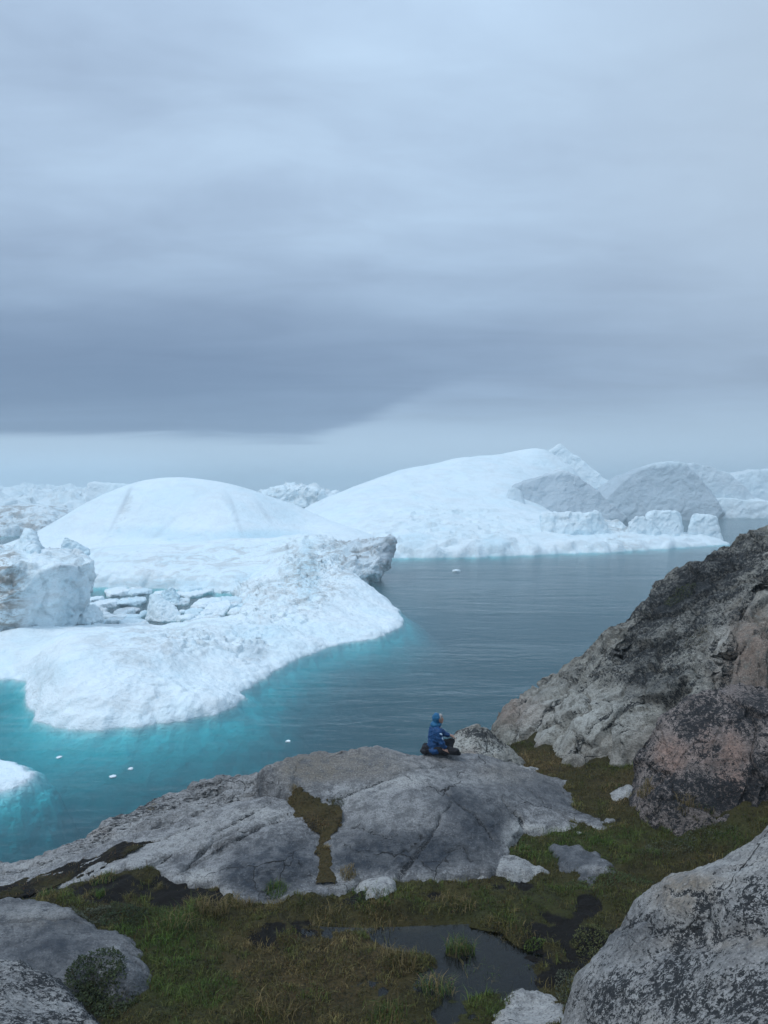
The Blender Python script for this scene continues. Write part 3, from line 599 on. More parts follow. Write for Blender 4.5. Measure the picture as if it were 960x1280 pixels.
# little stones showing through the grass
def stone(label, poly, lift, mat, masks, seed, dome=0.5):
    q = [(u, v, on_land(u, v, only=['ground'])) for u, v in poly]
    cx, cy = np.mean([p[0] for p in q]), np.mean([p[1] for p in q])
    pts = [('w', *(p[2] + np.array([0, 0, lift]))) for p in q]
    c0 = on_land(cx, cy, only=['ground'])
    return rock('stone', label, pts, [('w', *(c0 + np.array([0, 0, lift + dome * 0.04])))], 0.014, mat, slab_rough(0.02, s=2.0, seed=seed), masks=masks, slope=1.0, rnd=0.15, margin=0.25, jag=0.035, cat='stone')
stone('dark flat stone lying in the grass below the right end of the big slab', [(694, 1059), (722, 1061), (745, 1080), (756, 1088), (730, 1092), (708, 1082)], 0.05, M_SLAB, {'stain': (.7, []), 'pale': (0, [(740, 1087, 20, 6, .9)]), 'lichen': (.2, [])}, 51)
stone('pale pointed sliver of rock at the foot of the big slab', [(616, 1082), (628, 1075), (655, 1079), (678, 1088), (655, 1091), (622, 1090)], 0.05, M_SLAB, {'pale': (.55, []), 'lichen': (.15, [])}, 52)
stone('squat pale grey stone wedged against the big slab beside the sliver', [(592, 1080), (604, 1071), (614, 1076), (612, 1088), (600, 1096)], 0.06, M_SLAB, {'pale': (.6, []), 'lichen': (.25, [])}, 53)
stone('small whitish stone beside the crack between the two slabs', [(450, 1096), (466, 1094), (484, 1105), (468, 1111), (452, 1106)], 0.05, M_SLAB, {'pale': (.6, []), 'lichen': (.2, [])}, 54)
stone('low pale stone half sunk in wet peat next to the boulder', [(632, 1270), (655, 1248), (688, 1245), (692, 1270), (680, 1295), (636, 1298)], 0.05, M_BOULDER, {'pale': (.5, []), 'lichen': (.25, [])}, 55)
stone('thin grey stone in dry grass at the foot of the bulge', [(824, 992), (845, 995), (868, 1008), (850, 1010), (828, 1000)], 0.04, M_SLAB, {'pale': (.4, []), 'lichen': (.2, [])}, 56)
stone('little white stone perched in grass above the slab tip', [(805, 1000), (812, 995), (815, 1003), (808, 1007)], 0.07, M_SLAB, {'pale': (1, [])}, 57)
stone('small rounded grey stone in ochre grass below the hill', [(774, 988), (784, 986), (788, 992), (778, 996)], 0.06, M_SLAB, {'pale': (.6, [])}, 58)
stone('narrow pale stone among moss under the slab toe', [(640, 958), (665, 962), (660, 970), (638, 966)], 0.06, M_SLAB, {'pale': (.6, []), 'lichen': (.3, [])}, 59)

def soil(name, poly, lift, masks, seed):
    pts = []
    for u, v in poly:
        p = on_land(u, v); p[2] += lift; pts.append(('w', *p))
    o, _ = rock(name, None, pts, [], 0.02, mg, slab_rough(0.03, s=2.0, seed=seed), masks=masks, slope=1.2, rnd=0.05, margin=0.06, jag=0.05, kind='structure'); return o
soil('soil_pocket', [(372, 992), (396, 1004), (424, 1022), (411, 1044), (408, 1075), (407, 1104), (403, 1104), (405, 1070), (403, 1044), (388, 1030), (362, 1006)], 0.04, {'lichen': (.28, []), 'stain': (.75, []), 'warm': (.1, [])}, 61)
soil('peat_seam', [(-10, 1112), (60, 1092), (130, 1066), (195, 1046), (205, 1050), (140, 1080), (80, 1104), (30, 1118), (-10, 1124)], 0.03, {'lichen': (.55, []), 'stain': (.3, [])}, 62)
# ------------------------------------------------------------------ sea
wm, t = new_mat('fjord_water'); g = t.n('ShaderNodeNewGeometry').outputs['Position']
wa = t.noise(t.vscale(g, 0.35, 1.0, 1, 0.12), 0.55, 6, 0.62, 0.3); wb = t.noise(t.vscale(g, 0.5, 1.0, 1, -0.1), 2.6, 4, 0.6)
patch = t.noise(t.vscale(g, 0.25, 1.0, 1, 0.05), 0.035, 4, 0.55, 0.5)
amp = t.ss(patch, 0.35, 0.65, 0.35, 1.0)
wc = t.noise(t.vscale(g, 0.30, 1.0, 1, 0.08), 0.21, 5, 0.6, 0.4)
bp = t.n('ShaderNodeBump', {'Height': t.m('MULTIPLY', wc, amp), 'Strength': 0.4, 'Distance': 0.9})
bp = t.n('ShaderNodeBump', {'Height': t.m('MULTIPLY', wa, amp), 'Strength': 0.5, 'Distance': 0.5, 'Normal': bp.outputs[0]})
bp = t.n('ShaderNodeBump', {'Height': t.m('MULTIPLY', wb, amp), 'Strength': 0.25, 'Distance': 0.07, 'Normal': bp.outputs[0]})
fr = t.n('ShaderNodeFresnel', {'IOR': 1.33, 'Normal': bp.outputs[0]})
tr = t.n('ShaderNodeBsdfTransparent', {0: (1, 1, 1, 1)}); gl = t.n('ShaderNodeBsdfGlossy', {'Color': (1, 1, 1, 1), 'Roughness': 0.10, 'Normal': bp.outputs[0]})
mx = t.n('ShaderNodeMixShader', {0: t.m('MULTIPLY', fr.outputs[0], 0.68), 1: tr.outputs[0], 2: gl.outputs[0]})
va = t.n('ShaderNodeVolumeAbsorption', {'Color': (0.02, 0.845, 0.86, 1), 'Density': 0.46})
vs = t.n('ShaderNodeVolumeScatter', {'Color': (0.12, 0.70, 0.90, 1), 'Density': 0.026})
av = t.n('ShaderNodeAddShader', {0: va.outputs[0], 1: vs.outputs[0]})
t.n('ShaderNodeOutputMaterial', {'Surface': mx.outputs[0], 'Volume': av.outputs[0]})
sb, t = new_mat('sea_bed'); finish(t, (0.03, 0.045, 0.05, 1), 0.9, [], 0.1)
bm = bmesh.new(); bmesh.ops.create_cube(bm, size=1.0)
for v in bm.verts: v.co = Vector((v.co.x * 9000, v.co.y * 6600 + 3200, v.co.z * 40 - 20))
me = bpy.data.meshes.new('sea'); 
for f_ in bm.faces: f_.material_index = 0 if f_.normal.z > 0.5 else 1
bm.to_mesh(me); bm.free()
so = add('sea', me, None, kind='structure'); me.materials.append(wm); me.materials.append(sb)

# ------------------------------------------------------------------ icebergs
def berg(name, label, water, inner, res, mat, edge_h=2.0, edge_w=3.0, foot=(0.5, 12.0, 0.0), rough=(0.5, 0.12, 0.1), jag=1.0, masks=None, group=None, crag=None, smooth=5, zcap=None, cat='iceberg', seed=0.0, ridge=0.0, terr=0.0):
    """water: outline at sea level, points ('p', u, v) or ('w', x, y); inner: surface points (u, v, Y) or ('w', x, y, z)"""
    ow = np.array([PZ(p[1], p[2])[:2] if p[0] == 'p' else np.array(p[1:3], float) for p in water])
    eh = np.array([p[3] if len(p) > 3 else edge_h for p in water])
    iw = to_world(inner)
    f = rbf(np.vstack([np.c_[ow, eh], iw]))
    out_ = smooth_closed(ow, smooth)
    mg_ = foot[1]
    xs = np.arange(ow[:, 0].min() - mg_, ow[:, 0].max() + mg_, res); ys = np.arange(ow[:, 1].min() - mg_, ow[:, 1].max() + mg_, res)
    X, Y = np.meshgrid(xs, ys); G3 = np.c_[X.ravel(), Y.ravel(), np.full(X.size, seed)]
    s1 = rough[1]
    sd = sdf(X, Y, out_) + (fbm(G3, 0.6 / edge_w, 4, seed=seed) * jag * 1.5).reshape(X.shape)
    Zi = np.maximum(f(X, Y), 0.25 * edge_h)
    if zcap: Zi = np.minimum(Zi, zcap)
    Zi = Zi * (1 - np.exp(-np.maximum(-sd, 0) / edge_w)) + 0.02
    Zo = -foot[0] * np.maximum(sd, 0) - foot[2] * np.maximum(sd, 0) ** 2 - (foot[3] if len(foot) > 3 else 0) * (1 - np.exp(-np.maximum(sd, 0) / 0.8)) - 0.02
    Z = np.where(sd < 0, Zi, Zo)
    gy, gx = np.gradient(Z, res); nrm = np.stack([-gx, -gy, np.ones_like(gx)], -1).reshape(-1, 3); nrm /= np.linalg.norm(nrm, axis=1)[:, None]
    V = np.c_[X.ravel(), Y.ravel(), Z.ravel()]
    a = rough[0]
    q = V * np.array([1, 1, 1.5])
    cm = np.clip(blobs(V, crag), 0, 1) if crag else 0.0
    d = fbm(q, s1, 6, 0.5, seed) * a + fbm(q, s1 * 5, 4, 0.55, seed + 2, True) * a * 0.22
    if ridge: d = d + fbm(q, s1 * 1.7, 5, 0.55, seed + 5, True) * ridge
    if crag is not None:
        f1, f2, cid, tlt = worley(q * s1 * 4.5 + 0.3 * fbm(q, s1 * 5, 3, seed=3)[:, None])
        d = d + cm * ((cid - 0.45) * a * 1.8 + tlt * a * 1.6 + fbm(q, s1 * 9, 4, 0.6, seed + 7, True) * a * 0.8)
    fade = sstep(-sd.ravel(), -1.0, edge_w * 0.8) * 0.85 + 0.15
    V = V + nrm * (d * fade)[:, None]
    keep = (sd < mg_ * 0.97).ravel(); fc = grid_faces(len(xs), len(ys), keep); fc = fc[keep[fc].all(1)]
    mk = np.zeros((len(V), 3)); masks = masks or {}
    for k, nm in enumerate(('dirt', 'blue', 'grey')):
        if nm in masks: mk[:, k] = blobs(V, masks[nm][1], masks[nm][0])
    mk[:, 1] = np.maximum(mk[:, 1], sstep(sd.ravel(), -0.4, 0.6) * 0.5)
    V, fc, mk = compact(V, fc, mk); V, loc = rebase(V)
    return add(name, np_mesh(name, V, fc, True, {'mask': mk}), mat, None, label, cat, group, None, loc)

# the big berg across the water: rounded toe, dimpled back and a long right shoulder
berg('iceberg', 'big white iceberg with a rounded toe and long shoulder fringed by turquoise shallows',
     [('p', -70, 842, 1), ('p', 0, 848, 1), ('p', 30, 852, 2), ('p', 36, 878, 3), ('p', 48, 900, 3), ('p', 80, 910, 2.5), ('p', 130, 912, 2.5), ('p', 200, 903, 2.2), ('p', 260, 893, 2), ('p', 296, 880, 1.6), ('p', 312, 858, 1.4), ('p', 340, 840, 1.2), ('p', 376, 822, 1.0), ('p', 420, 806, 1.0), ('p', 468, 798, 1.0), ('p', 495, 786, .8), ('p', 504, 777, 0.6),
      ('w', 3, 185), ('w', -2, 205), ('w', -8, 225), ('w', -14, 240), ('w', -34, 242), ('w', -43, 222), ('w', -37, 196, 0.6), ('w', -33, 172, 0.6), ('w', -46, 159, 0.6), ('w', -66, 157, 0.6), ('w', -84, 158, 0.6), ('w', -100, 150)],
     [(130, 860, 98.5), (130, 825, 107), (140, 803, 116), (150, 792, 126), (160, 787, 138), (80, 860, 99), (70, 825, 107), (90, 800, 117), (100, 793, 128), (200, 860, 102), (200, 822, 112), (210, 798, 123), (220, 787, 137), (255, 850, 110), (265, 822, 120), (270, 796, 134), (330, 815, 131), (330, 785, 143), (340, 760, 165), (390, 790, 148), (390, 755, 168), (430, 740, 182), (460, 772, 166), (440, 765, 170), (470, 748, 184), (485, 758, 181), (455, 727, 200), (430, 708, 213), (400, 722, 200), (400, 700, 222), (360, 725, 200), (320, 738, 197), (308, 755, 178), (20, 830, 122), (60, 806, 119), (10, 810, 126), (-50, 800, 130), (350, 700, 228)],
     0.24, M_ICE, edge_h=1.5, edge_w=1.6, foot=(0.28, 24.0, 0.040, 1.5), rough=(0.75, 0.11), jag=0.5, seed=1.0, crag=[(340, 755, 70, 36, .5), (390, 700, 45, 36, .9), (250, 800, 70, 16, .45), (300, 740, 40, 14, .6), (310, 815, 26, 18, .5), (200, 870, 60, 30, .2)],
     masks={'dirt': (0.02, [(400, 710, 50, 40, .45), (200, 800, 90, 26, .22), (350, 745, 60, 26, .25), (160, 850, 40, 40, .15), (45, 880, 10, 30, .35)]), 'blue': (0.02, [(385, 720, 16, 34, .5), (320, 790, 40, 14, .25), (60, 840, 30, 20, .2)]), 'grey': (0, [(318, 815, 16, 14, .45)])})
# small ice floating near the shore on the left
berg('ice_floe', 'low bluish ice floe with a wide submerged turquoise skirt near the shore', [('p', -60, 945), ('p', -10, 948), ('p', 20, 956), ('p', 35, 963), ('p', 32, 974), ('p', 8, 985), ('p', -30, 994), ('p', -80, 985)],
     [(0, 962, 80, ), (15, 966, 79), (-30, 960, 80)], 0.12, M_ICE, edge_h=0.6, edge_w=0.8, foot=(0.22, 7.0, 0.30), rough=(0.25, 0.3), jag=0.3, seed=3.0, masks={'blue': (0.12, [])}, cat='ice floe')
# ledge behind, with soiled face
berg('iceberg', 'low soiled iceberg ledge lying between the brash pool and the smooth dome',
     [('p', 80, 728, 3), ('p', 110, 733, 4), ('p', 150, 734, 5), ('p', 200, 735, 5), ('p', 250, 739, 5), ('p', 300, 742, 5), ('w', -38, 216, 5), ('w', -20, 226, 6), ('w', -8, 240, 8), ('w', -10, 262, 8), ('w', -40, 285), ('w', -100, 290), ('w', -140, 280), ('w', -135, 255)],
     [(130, 697, 241), (110, 688, 262), (200, 700, 238), (170, 688, 252), (220, 684, 256), (270, 683, 256), (330, 678, 258), (270, 705, 236), (330, 700, 236), (380, 682, 250), (420, 682, 248), (380, 672, 275), (300, 677, 275), (200, 682, 272), (430, 676, 262)],
     0.45, M_ICE, edge_h=5, edge_w=3.0, foot=(0.6, 5.0, 0.1), rough=(0.7, 0.07), jag=0.8, seed=5.0, ridge=0.4, crag=[(390, 690, 40, 20, .9), (170, 725, 90, 8, .4), (420, 680, 40, 10, .7)],
     masks={'dirt': (0.10, [(240, 705, 90, 20, .18), (430, 690, 40, 16, .5), (330, 690, 60, 14, .25)]), 'blue': (0.04, [(200, 730, 80, 6, .4), (385, 705, 12, 30, .5)])})
# the smooth dome
berg('iceberg', 'smooth white dome-shaped iceberg with faint cracks rising behind the soiled ledge',
     [('w', -172, 322, 2), ('w', -150, 305, 3), ('w', -118, 292, 4), ('w', -85, 286, 4), ('w', -50, 286, 4), ('w', -22, 292, 4), ('w', -2, 312, 4), ('w', 4, 345, 4), ('w', -10, 385), ('w', -50, 410), ('w', -110, 405), ('w', -160, 375), ('w', -170, 345)],
     [(60, 668, 325), (80, 650, 330), (110, 630, 335), (150, 610, 342), (185, 600, 346), (225, 597, 350), (262, 601, 350), (300, 610, 350), (325, 622, 347), (345, 640, 342), (362, 660, 330), (220, 650, 318), (150, 650, 318), (220, 620, 330), (290, 645, 320), (100, 665, 315), (330, 665, 315), (250, 672, 306), (150, 675, 308), (380, 655, 345), (420, 657, 345), (400, 668, 325), (370, 632, 372), (450, 668, 330)],
     0.7, M_ICE_MID, edge_h=3, edge_w=3.0, foot=(0.8, 4.0, 0.1), rough=(0.38, 0.025), jag=1.0, seed=7.0, crag=[(160, 640, 10, 40, .25, 30), (330, 676, 90, 6, .7), (180, 680, 80, 5, .6), (375, 625, 30, 10, .5)], masks={'blue': (0.0, [(280, 672, 80, 9, .45), (180, 665, 50, 8, .3), (340, 668, 50, 8, .4)]), 'dirt': (0.0, [(155, 640, 5, 30, .3, 25)]), 'grey': (0.0, [(150, 638, 2.5, 34, .34, 27), (158, 622, 3, 14, .25, 20), (296, 648, 3, 26, .30, -18), (285, 625, 6, 14, .2, -30), (205, 660, 3, 22, .22, 48), (330, 640, 3, 20, .25, -35)])})

def block(name, label, pts, voxel, mat, rough=(0.3, 0.25), masks=None, cat='ice block', group=None, seed=0.0, crag=0.0, kind=None, extra=()):
    parts = [hull([tuple(p) for p in pts])] + [hull([tuple(p) for p in e]) for e in extra]
    V, T = remeshed(parts, voxel, 2)
    N = tri_normals(V, T); a, s = rough
    d = fbm(V, s, 5, 0.55, seed) * a + fbm(V, s * 4.3, 4, 0.55, seed + 1, True) * a * 0.3
    if crag:
        f1, f2, cid, tlt = worley(V * s * 3.2 + 0.35 * fbm(V, s * 3, 4, seed=seed)[:, None]); d = d + ((cid - 0.5) * 0.7 + tlt * 1.2) * crag; f1, f2, cid, tlt = worley(V * s * 8 + 0.3 * fbm(V, s * 8, 3, seed=seed)[:, None]); d = d + (cid * 0.5 + tlt) * crag * 0.2
    V = V + N * d[:, None]
    mk = np.zeros((len(V), 3)); masks = masks or {}
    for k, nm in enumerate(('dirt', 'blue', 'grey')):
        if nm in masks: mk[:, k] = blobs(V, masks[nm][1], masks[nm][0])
    V, loc = rebase(V)
    return add(name, np_mesh(name, V, T, True, {'mask': mk}), mat, None, label, cat, group, kind, loc)

def W(x, y, z): return np.array([x, y, z], float)
# broken block on the left edge, with its overhanging wedge
block('iceberg', 'craggy blue-grey iceberg with an overhanging wedge and a brown-stained flank',
      [P(-90, 694, 150), P(0, 689, 152), P(60, 694, 148), P(117, 699, 148), P(113, 703, 143), P(60, 711, 137), P(0, 708, 135), P(-90, 708, 134), P(0, 684, 168), P(90, 691, 163), P(-90, 686, 168),
       P(88, 776, 147), P(62, 792, 141), P(20, 802, 137), P(-90, 806, 134), P(82, 772, 160), W(-66, 168, -1), W(-100, 170, -1), P(60, 745, 138), P(10, 760, 134), P(-90, 760, 132)],
      0.5, M_ICE, (0.55, 0.10), {'dirt': (0.08, [(5, 740, 26, 60, .9), (60, 720, 50, 30, .15)]), 'blue': (0.06, [(92, 735, 18, 40, .25), (30, 720, 20, 20, .12)]), 'grey': (0, [(95, 735, 16, 40, .2)])}, 'iceberg', seed=2.0, crag=0.9)  # blue and grey blobs at the right paint the wedge's shadowed side
block('ice_block', 'pale blue ice knob standing on top of the craggy iceberg', [P(18, 690, 156), P(34, 662, 158), P(46, 668, 158), P(52, 692, 156), P(30, 690, 152), P(36, 664, 164), P(18, 690, 166), P(52, 690, 166)], 0.4, M_ICE, (0.5, 0.3), {'blue': (0.25, [])}, seed=4.0, crag=.5)
block('ice_block', 'small grey-white ice lump beside the pale blue knob', [P(30, 698, 150), P(36, 682, 151), P(48, 682, 151), P(52, 698, 150), P(32, 696, 157), P(50, 696, 157), P(42, 682, 155)], 0.4, M_ICE, (0.4, 0.3), {'blue': (0.12, []), 'grey': (.1, [])}, seed=5.0, crag=.4)
block('ice_block', 'cyan ice fin on the rim between the craggy iceberg and the dome', [P(76, 694, 170), P(80, 670, 171), P(86, 674, 171), P(112, 688, 172), P(112, 694, 170), P(76, 694, 178), P(84, 674, 176), P(110, 692, 178)], 0.4, M_ICE, (0.35, 0.3), {'blue': (0.4, [])}, seed=6.0, crag=.3)
# dark overhanging snout
block('iceberg', 'dirty grey overhanging ice snout jutting over its dark reflection',
      [P(491, 673, 246), P(490, 684, 244), P(484, 700, 240), P(474, 716, 236), P(452, 722, 232), P(425, 706, 234), P(436, 690, 240), P(405, 686, 246), P(470, 677, 244), P(490, 675, 262), P(430, 680, 266), P(470, 716, 256), W(-8, 238, -2), W(-12, 232, -2), W(-20, 250, -2), W(-6, 256, -1)],
      0.5, M_ICE, (0.7, 0.11), {'dirt': (0.55, [(460, 705, 40, 20, .3)]), 'grey': (0.35, [(485, 690, 12, 20, .45)])}, 'iceberg', seed=8.0, crag=1.5)
# tilted slabs in the brash pool
block('ice_block', 'upright pale slab of ice standing in the brash pool', [P(182, 776, 170), P(188, 744, 172), P(196, 741, 172), P(212, 752, 172), P(222, 760, 171), P(226, 778, 169), P(200, 778, 167), P(190, 746, 177), P(220, 766, 177), P(186, 774, 178)], 0.22, M_ICE, (0.3, 0.4), {'grey': (.05, []), 'blue': (.03, [])}, seed=9.0, crag=.15)
block('ice_block', 'tilted flat-topped white ice slab with a shaded edge at the pool rim', [P(253, 764, 176), P(262, 754, 184), P(288, 750, 186), P(289, 756, 182), P(276, 772, 176), P(268, 778, 175), P(256, 768, 178), P(284, 768, 180), P(264, 770, 184)], 0.22, M_ICE, (0.2, 0.4), {'blue': (.03, [])}, seed=10.0, crag=.1)
block('ice_block', 'blue-veined rounded ice lump behind the upright slab', [P(200, 752, 190), P(206, 738, 194), P(214, 735, 195), P(222, 744, 194), P(224, 758, 190), P(200, 756, 200), P(224, 752, 200)], 0.25, M_ICE, (0.5, 0.4), {'blue': (.55, [])}, seed=11.0, crag=.5)
block('ice_block', 'tiny ice knob on the far side of the brash pool', [P(116, 731, 226), P(120, 718, 228), P(128, 718, 228), P(132, 732, 226), P(118, 730, 232), P(130, 730, 232)], 0.25, M_ICE, (0.4, 0.4), {'dirt': (.3, [])}, seed=12.0, crag=.3)
block('ice_block', 'soft-edged ice hump at the foot of the overhanging wedge', [P(92, 776, 150), P(104, 756, 154), P(124, 758, 155), P(128, 776, 152), P(96, 772, 160), P(124, 772, 162), P(108, 780, 148)], 0.25, M_ICE, (0.5, 0.35), {'blue': (.15, [])}, seed=13.0, crag=.4)
# brash: floating chips in the pool
rng = random.Random(11)
bi = 0
for k in range(95):
    u, v = rng.uniform(86, 300), rng.uniform(737, 784)
    if (140 < u < 182 and 756 < v < 764) or (222 < u < 256 and 748 < v < 760) or (182 < u < 226 and v > 755): continue
    c0 = PZ(u, v, 0.0); r = rng.uniform(1.2, 4.0) * (0.7 if v > 765 else 1); hgt = rng.uniform(0.3, 1.3)
    pts = [W(c0[0] + r * rng.uniform(.7, 1.2) * math.cos(a_), c0[1] + r * rng.uniform(.7, 1.2) * 1.5 * math.sin(a_), z_) for a_ in [i * math.pi / 4 + rng.uniform(-.2, .2) for i in range(8)] for z_ in (-0.5, hgt * rng.uniform(.5, 1.0))]
    kd = rng.choice([0, 0, 1, 2])
    block('ice_chunk', ('flat white brash ice chunk floating in the pool between the bergs', 'blue-tinted brash ice chunk floating in the pool between the bergs', 'greyish soiled brash ice chunk floating in the pool between the bergs')[kd], pts, 0.3, M_ICE, (0.25, 0.5), {'blue': ((0, .4, 0)[kd], []), 'dirt': ((0, 0, .35)[kd], [])}, 'ice chunk', ('white', 'blue', 'soiled')[kd] + ' brash ice in the pool', seed=20 + k, crag=.15)
# drifting bits on the open water
for (u, v, r, lab) in [(74, 947, .35, 'white ice crumb floating just off the floe with the turquoise skirt'), (141, 971, .4, 'lone flat ice crumb afloat near the streaked ledge'), (360, 927, .35, 'tiny white ice crumb afloat beyond the grassy crack'), (571, 714, 1.6, 'thin white ice scrap drifting off the shelf edge'), (812, 651, 4.0, 'bright ice scrap floating in the channel behind the ice towers'), (163, 961, .3, 'little ice crumb floating between the floe and the rounded toe')]:
    c0 = PZ(u, v, 0); pts = [W(c0[0] + r * rng.uniform(.6, 1.2) * math.cos(a_), c0[1] + r * rng.uniform(.6, 1.3) * math.sin(a_), z_) for a_ in [i * math.pi / 3.5 for i in range(7)] for z_ in (-0.2 * r, 0.35 * r * rng.uniform(.5, 1))]
    block('ice_chunk', lab, pts, r * 0.14, M_ICE, (r * .1, 1 / r), None, 'ice chunk', seed=70 + u * .1)

# long snow-covered shelf with its big pale slope
berg('iceberg', 'vast snowy ice shelf rising to a pale misty slope with a ragged cliff foot',
     [('p', 470, 698, 5), ('p', 495, 697.5, 5), ('p', 540, 697, 6), ('p', 590, 696, 6), ('p', 640, 694.5, 5), ('p', 690, 692, 4), ('p', 740, 691, 4), ('p', 790, 688, 4), ('p', 840, 685, 3), ('p', 880, 682, 2.5), ('p', 908, 680, 1.0), ('w', 172, 410, 2), ('w', 130, 430, 3), ('w', 120, 470, 6), ('w', 145, 530, 10), ('w', 165, 600, 12), ('w', 110, 640, 12), ('w', 0, 630, 10), ('w', -60, 560, 10), ('w', -60, 480, 8), ('w', -40, 420, 6), ('w', -20, 370, 5)],
     [(415, 640, 440), (450, 614, 480), (490, 597, 510), (540, 583, 530), (590, 573, 550), (640, 570, 560), (680, 563, 570), (700, 575, 575), (730, 600, 570), (690, 600, 540), (520, 672, 345), (580, 674, 345), (640, 672, 350), (520, 650, 395), (580, 650, 400), (640, 655, 390), (600, 628, 450), (520, 625, 450), (620, 600, 500), (560, 600, 500), (640, 640, 425), (700, 660, 385), (700, 672, 362), (760, 672, 370), (820, 672, 380), (880, 672, 392), (460, 660, 370), (680, 645, 425)],
     1.1, M_ICE_MID, edge_h=5, edge_w=4.0, foot=(0.8, 5.0, 0.1), rough=(1.1, 0.03), jag=2.2, seed=9.0, ridge=0.5, crag=[(560, 680, 110, 18, .8), (600, 655, 120, 14, .6), (800, 680, 120, 14, .7), (560, 640, 60, 10, .5), (480, 660, 40, 20, .4)],
     masks={'blue': (0.02, [(520, 675, 20, 10, .3), (620, 678, 20, 10, .4), (570, 665, 30, 10, .2)]), 'dirt': (0.02, [(590, 685, 16, 8, .3), (775, 680, 26, 10, .35)]), 'grey': (0.0, [(587, 685, 10, 8, .25)])})
block('ice_tower', 'flat-topped table of ice with a hollow blue front on the shelf', [P(676, 690, 368), P(679, 642, 372), P(745, 641, 374), P(757, 662, 374), P(760, 690, 370), P(690, 690, 362), P(676, 643, 392), P(752, 643, 394), P(690, 690, 400), P(760, 690, 398)], 0.7, M_ICE_MID, (1.0, 0.09), {'blue': (.12, [(715, 672, 22, 9, .5)]), 'dirt': (.03, [])}, 'ice tower', seed=31, crag=.8)
block('ice_tower', 'square white ice tower between two lumps on the shelf', [P(806, 682, 386), P(808, 645, 388), P(818, 638, 390), P(846, 640, 391), P(851, 650, 390), P(854, 682, 388), P(808, 642, 405), P(848, 642, 406), P(806, 682, 410), P(856, 682, 410)], 0.7, M_ICE_MID, (0.8, 0.1), {'blue': (.05, [])}, 'ice tower', seed=32, crag=.5)
block('ice_tower', 'slanting white ice tower at the tip of the shelf', [P(856, 681, 392), P(862, 656, 394), P(868, 641, 396), P(894, 645, 396), P(897, 668, 395), P(906, 680, 393), P(866, 644, 408), P(894, 648, 408), P(858, 680, 412), P(900, 680, 410)], 0.7, M_ICE_MID, (0.8, 0.1), {'blue': (.04, [])}, 'ice tower', seed=33, crag=.5)
block('ice_tower', 'rounded grey-shaded ice lump beside the square tower', [P(782, 684, 382), P(786, 660, 384), P(795, 645, 386), P(815, 650, 386), P(826, 672, 384), P(826, 684, 382), P(790, 652, 398), P(815, 655, 398), P(780, 684, 404), P(826, 684, 402)], 0.7, M_ICE_MID, (1.0, 0.1), {'grey': (.12, []), 'blue': (.04, [])}, 'ice tower', seed=34, crag=.8)
block('ice_tower', 'low soiled ice ridge joining the table of ice to the lump', [P(750, 688, 378), P(752, 650, 392), P(775, 652, 392), P(788, 664, 388), P(790, 688, 380), P(752, 656, 404), P(788, 668, 404), P(750, 688, 404)], 0.7, M_ICE_MID, (1.0, 0.1), {'dirt': (.35, [])}, 'ice tower', seed=35, crag=.8)
block('ice_tower', 'small rough ice heap left of the table of ice', [P(622, 668, 400), P(628, 653, 404), P(650, 650, 405), P(656, 668, 402), P(625, 660, 412), P(655, 662, 412)], 0.6, M_ICE_MID, (0.8, 0.15), {'dirt': (.15, [])}, 'ice tower', seed=36, crag=.8)
block('ice_tower', 'bluish square ice bit at the shelf cliff foot', [P(611, 684, 352), P(612, 668, 354), P(626, 667, 354), P(630, 684, 352), P(613, 670, 360), P(628, 670, 360), P(612, 684, 362), P(630, 684, 362)], 0.5, M_ICE_MID, (0.4, 0.2), {'blue': (.3, [])}, 'ice tower', seed=37, crag=.3)

# bergs across the channel
def far_berg(label, base_v, pts, depth, Y0, mat, masks, seed, rough=2.0, lean=0.35, name='iceberg', crag=0.6):
    """steep-faced berg: outline points (u, v) of its skyline; its face leans back from the waterline"""
    fr_ = [P(u, v, Y0 + (base_v - v) * Y0 / F * lean) for u, v in pts]
    bk = [p + np.array([0, depth * 0.5, -0.05 * p[2]]) for p in fr_]
    us = [p[0] for p in pts]
    mid = sorted(us)
    lo = [W(P(u, base_v, Y0)[0], Y0 + (0 if 0 < i < len(mid) - 1 else depth * .3), -2) for i, u in enumerate(mid)] + [W(P(u, base_v, Y0 + depth)[0], Y0 + depth, -2) for u in (mid[0], mid[-1])]
    return block(name, label, fr_ + bk + lo, max(1.0, Y0 * 0.0016), mat, (rough, 0.035), masks, 'iceberg', seed=seed, crag=crag)
far_berg('rough grey-faced iceberg with a peaked top beyond the table of ice', 648, [(626, 640), (640, 612), (664, 600), (690, 591), (703, 588), (722, 597), (745, 612), (765, 630), (785, 646)], 60, 475, M_ICE_FAR, {'grey': (.85, [(700, 588, 30, 6, -.4)]), 'dirt': (.05, [])}, 41)  # grey tint paints the face's shaded look; the peak stays paler
far_berg('great rounded grey iceberg standing beyond the ice towers', 645, [(745, 640), (765, 615), (790, 592), (815, 582), (840, 578), (858, 581), (872, 593), (890, 618), (906, 640)], 110, 660, M_ICE_FAR, {'grey': (.85, [(830, 578, 50, 7, -.5)]), 'dirt': (.03, [])}, 42)  # shaded look of this face is put into its grey tint, top paler
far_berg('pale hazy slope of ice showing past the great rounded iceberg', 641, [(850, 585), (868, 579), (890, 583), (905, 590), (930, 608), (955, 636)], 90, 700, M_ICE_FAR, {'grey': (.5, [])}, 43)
far_berg('distant pale iceberg with a notched top by the hill', 638, [(905, 620), (925, 592), (945, 588), (965, 594), (1000, 585), (1040, 610)], 120, 740, M_ICE_FAR, {'grey': (.3, [])}, 44)
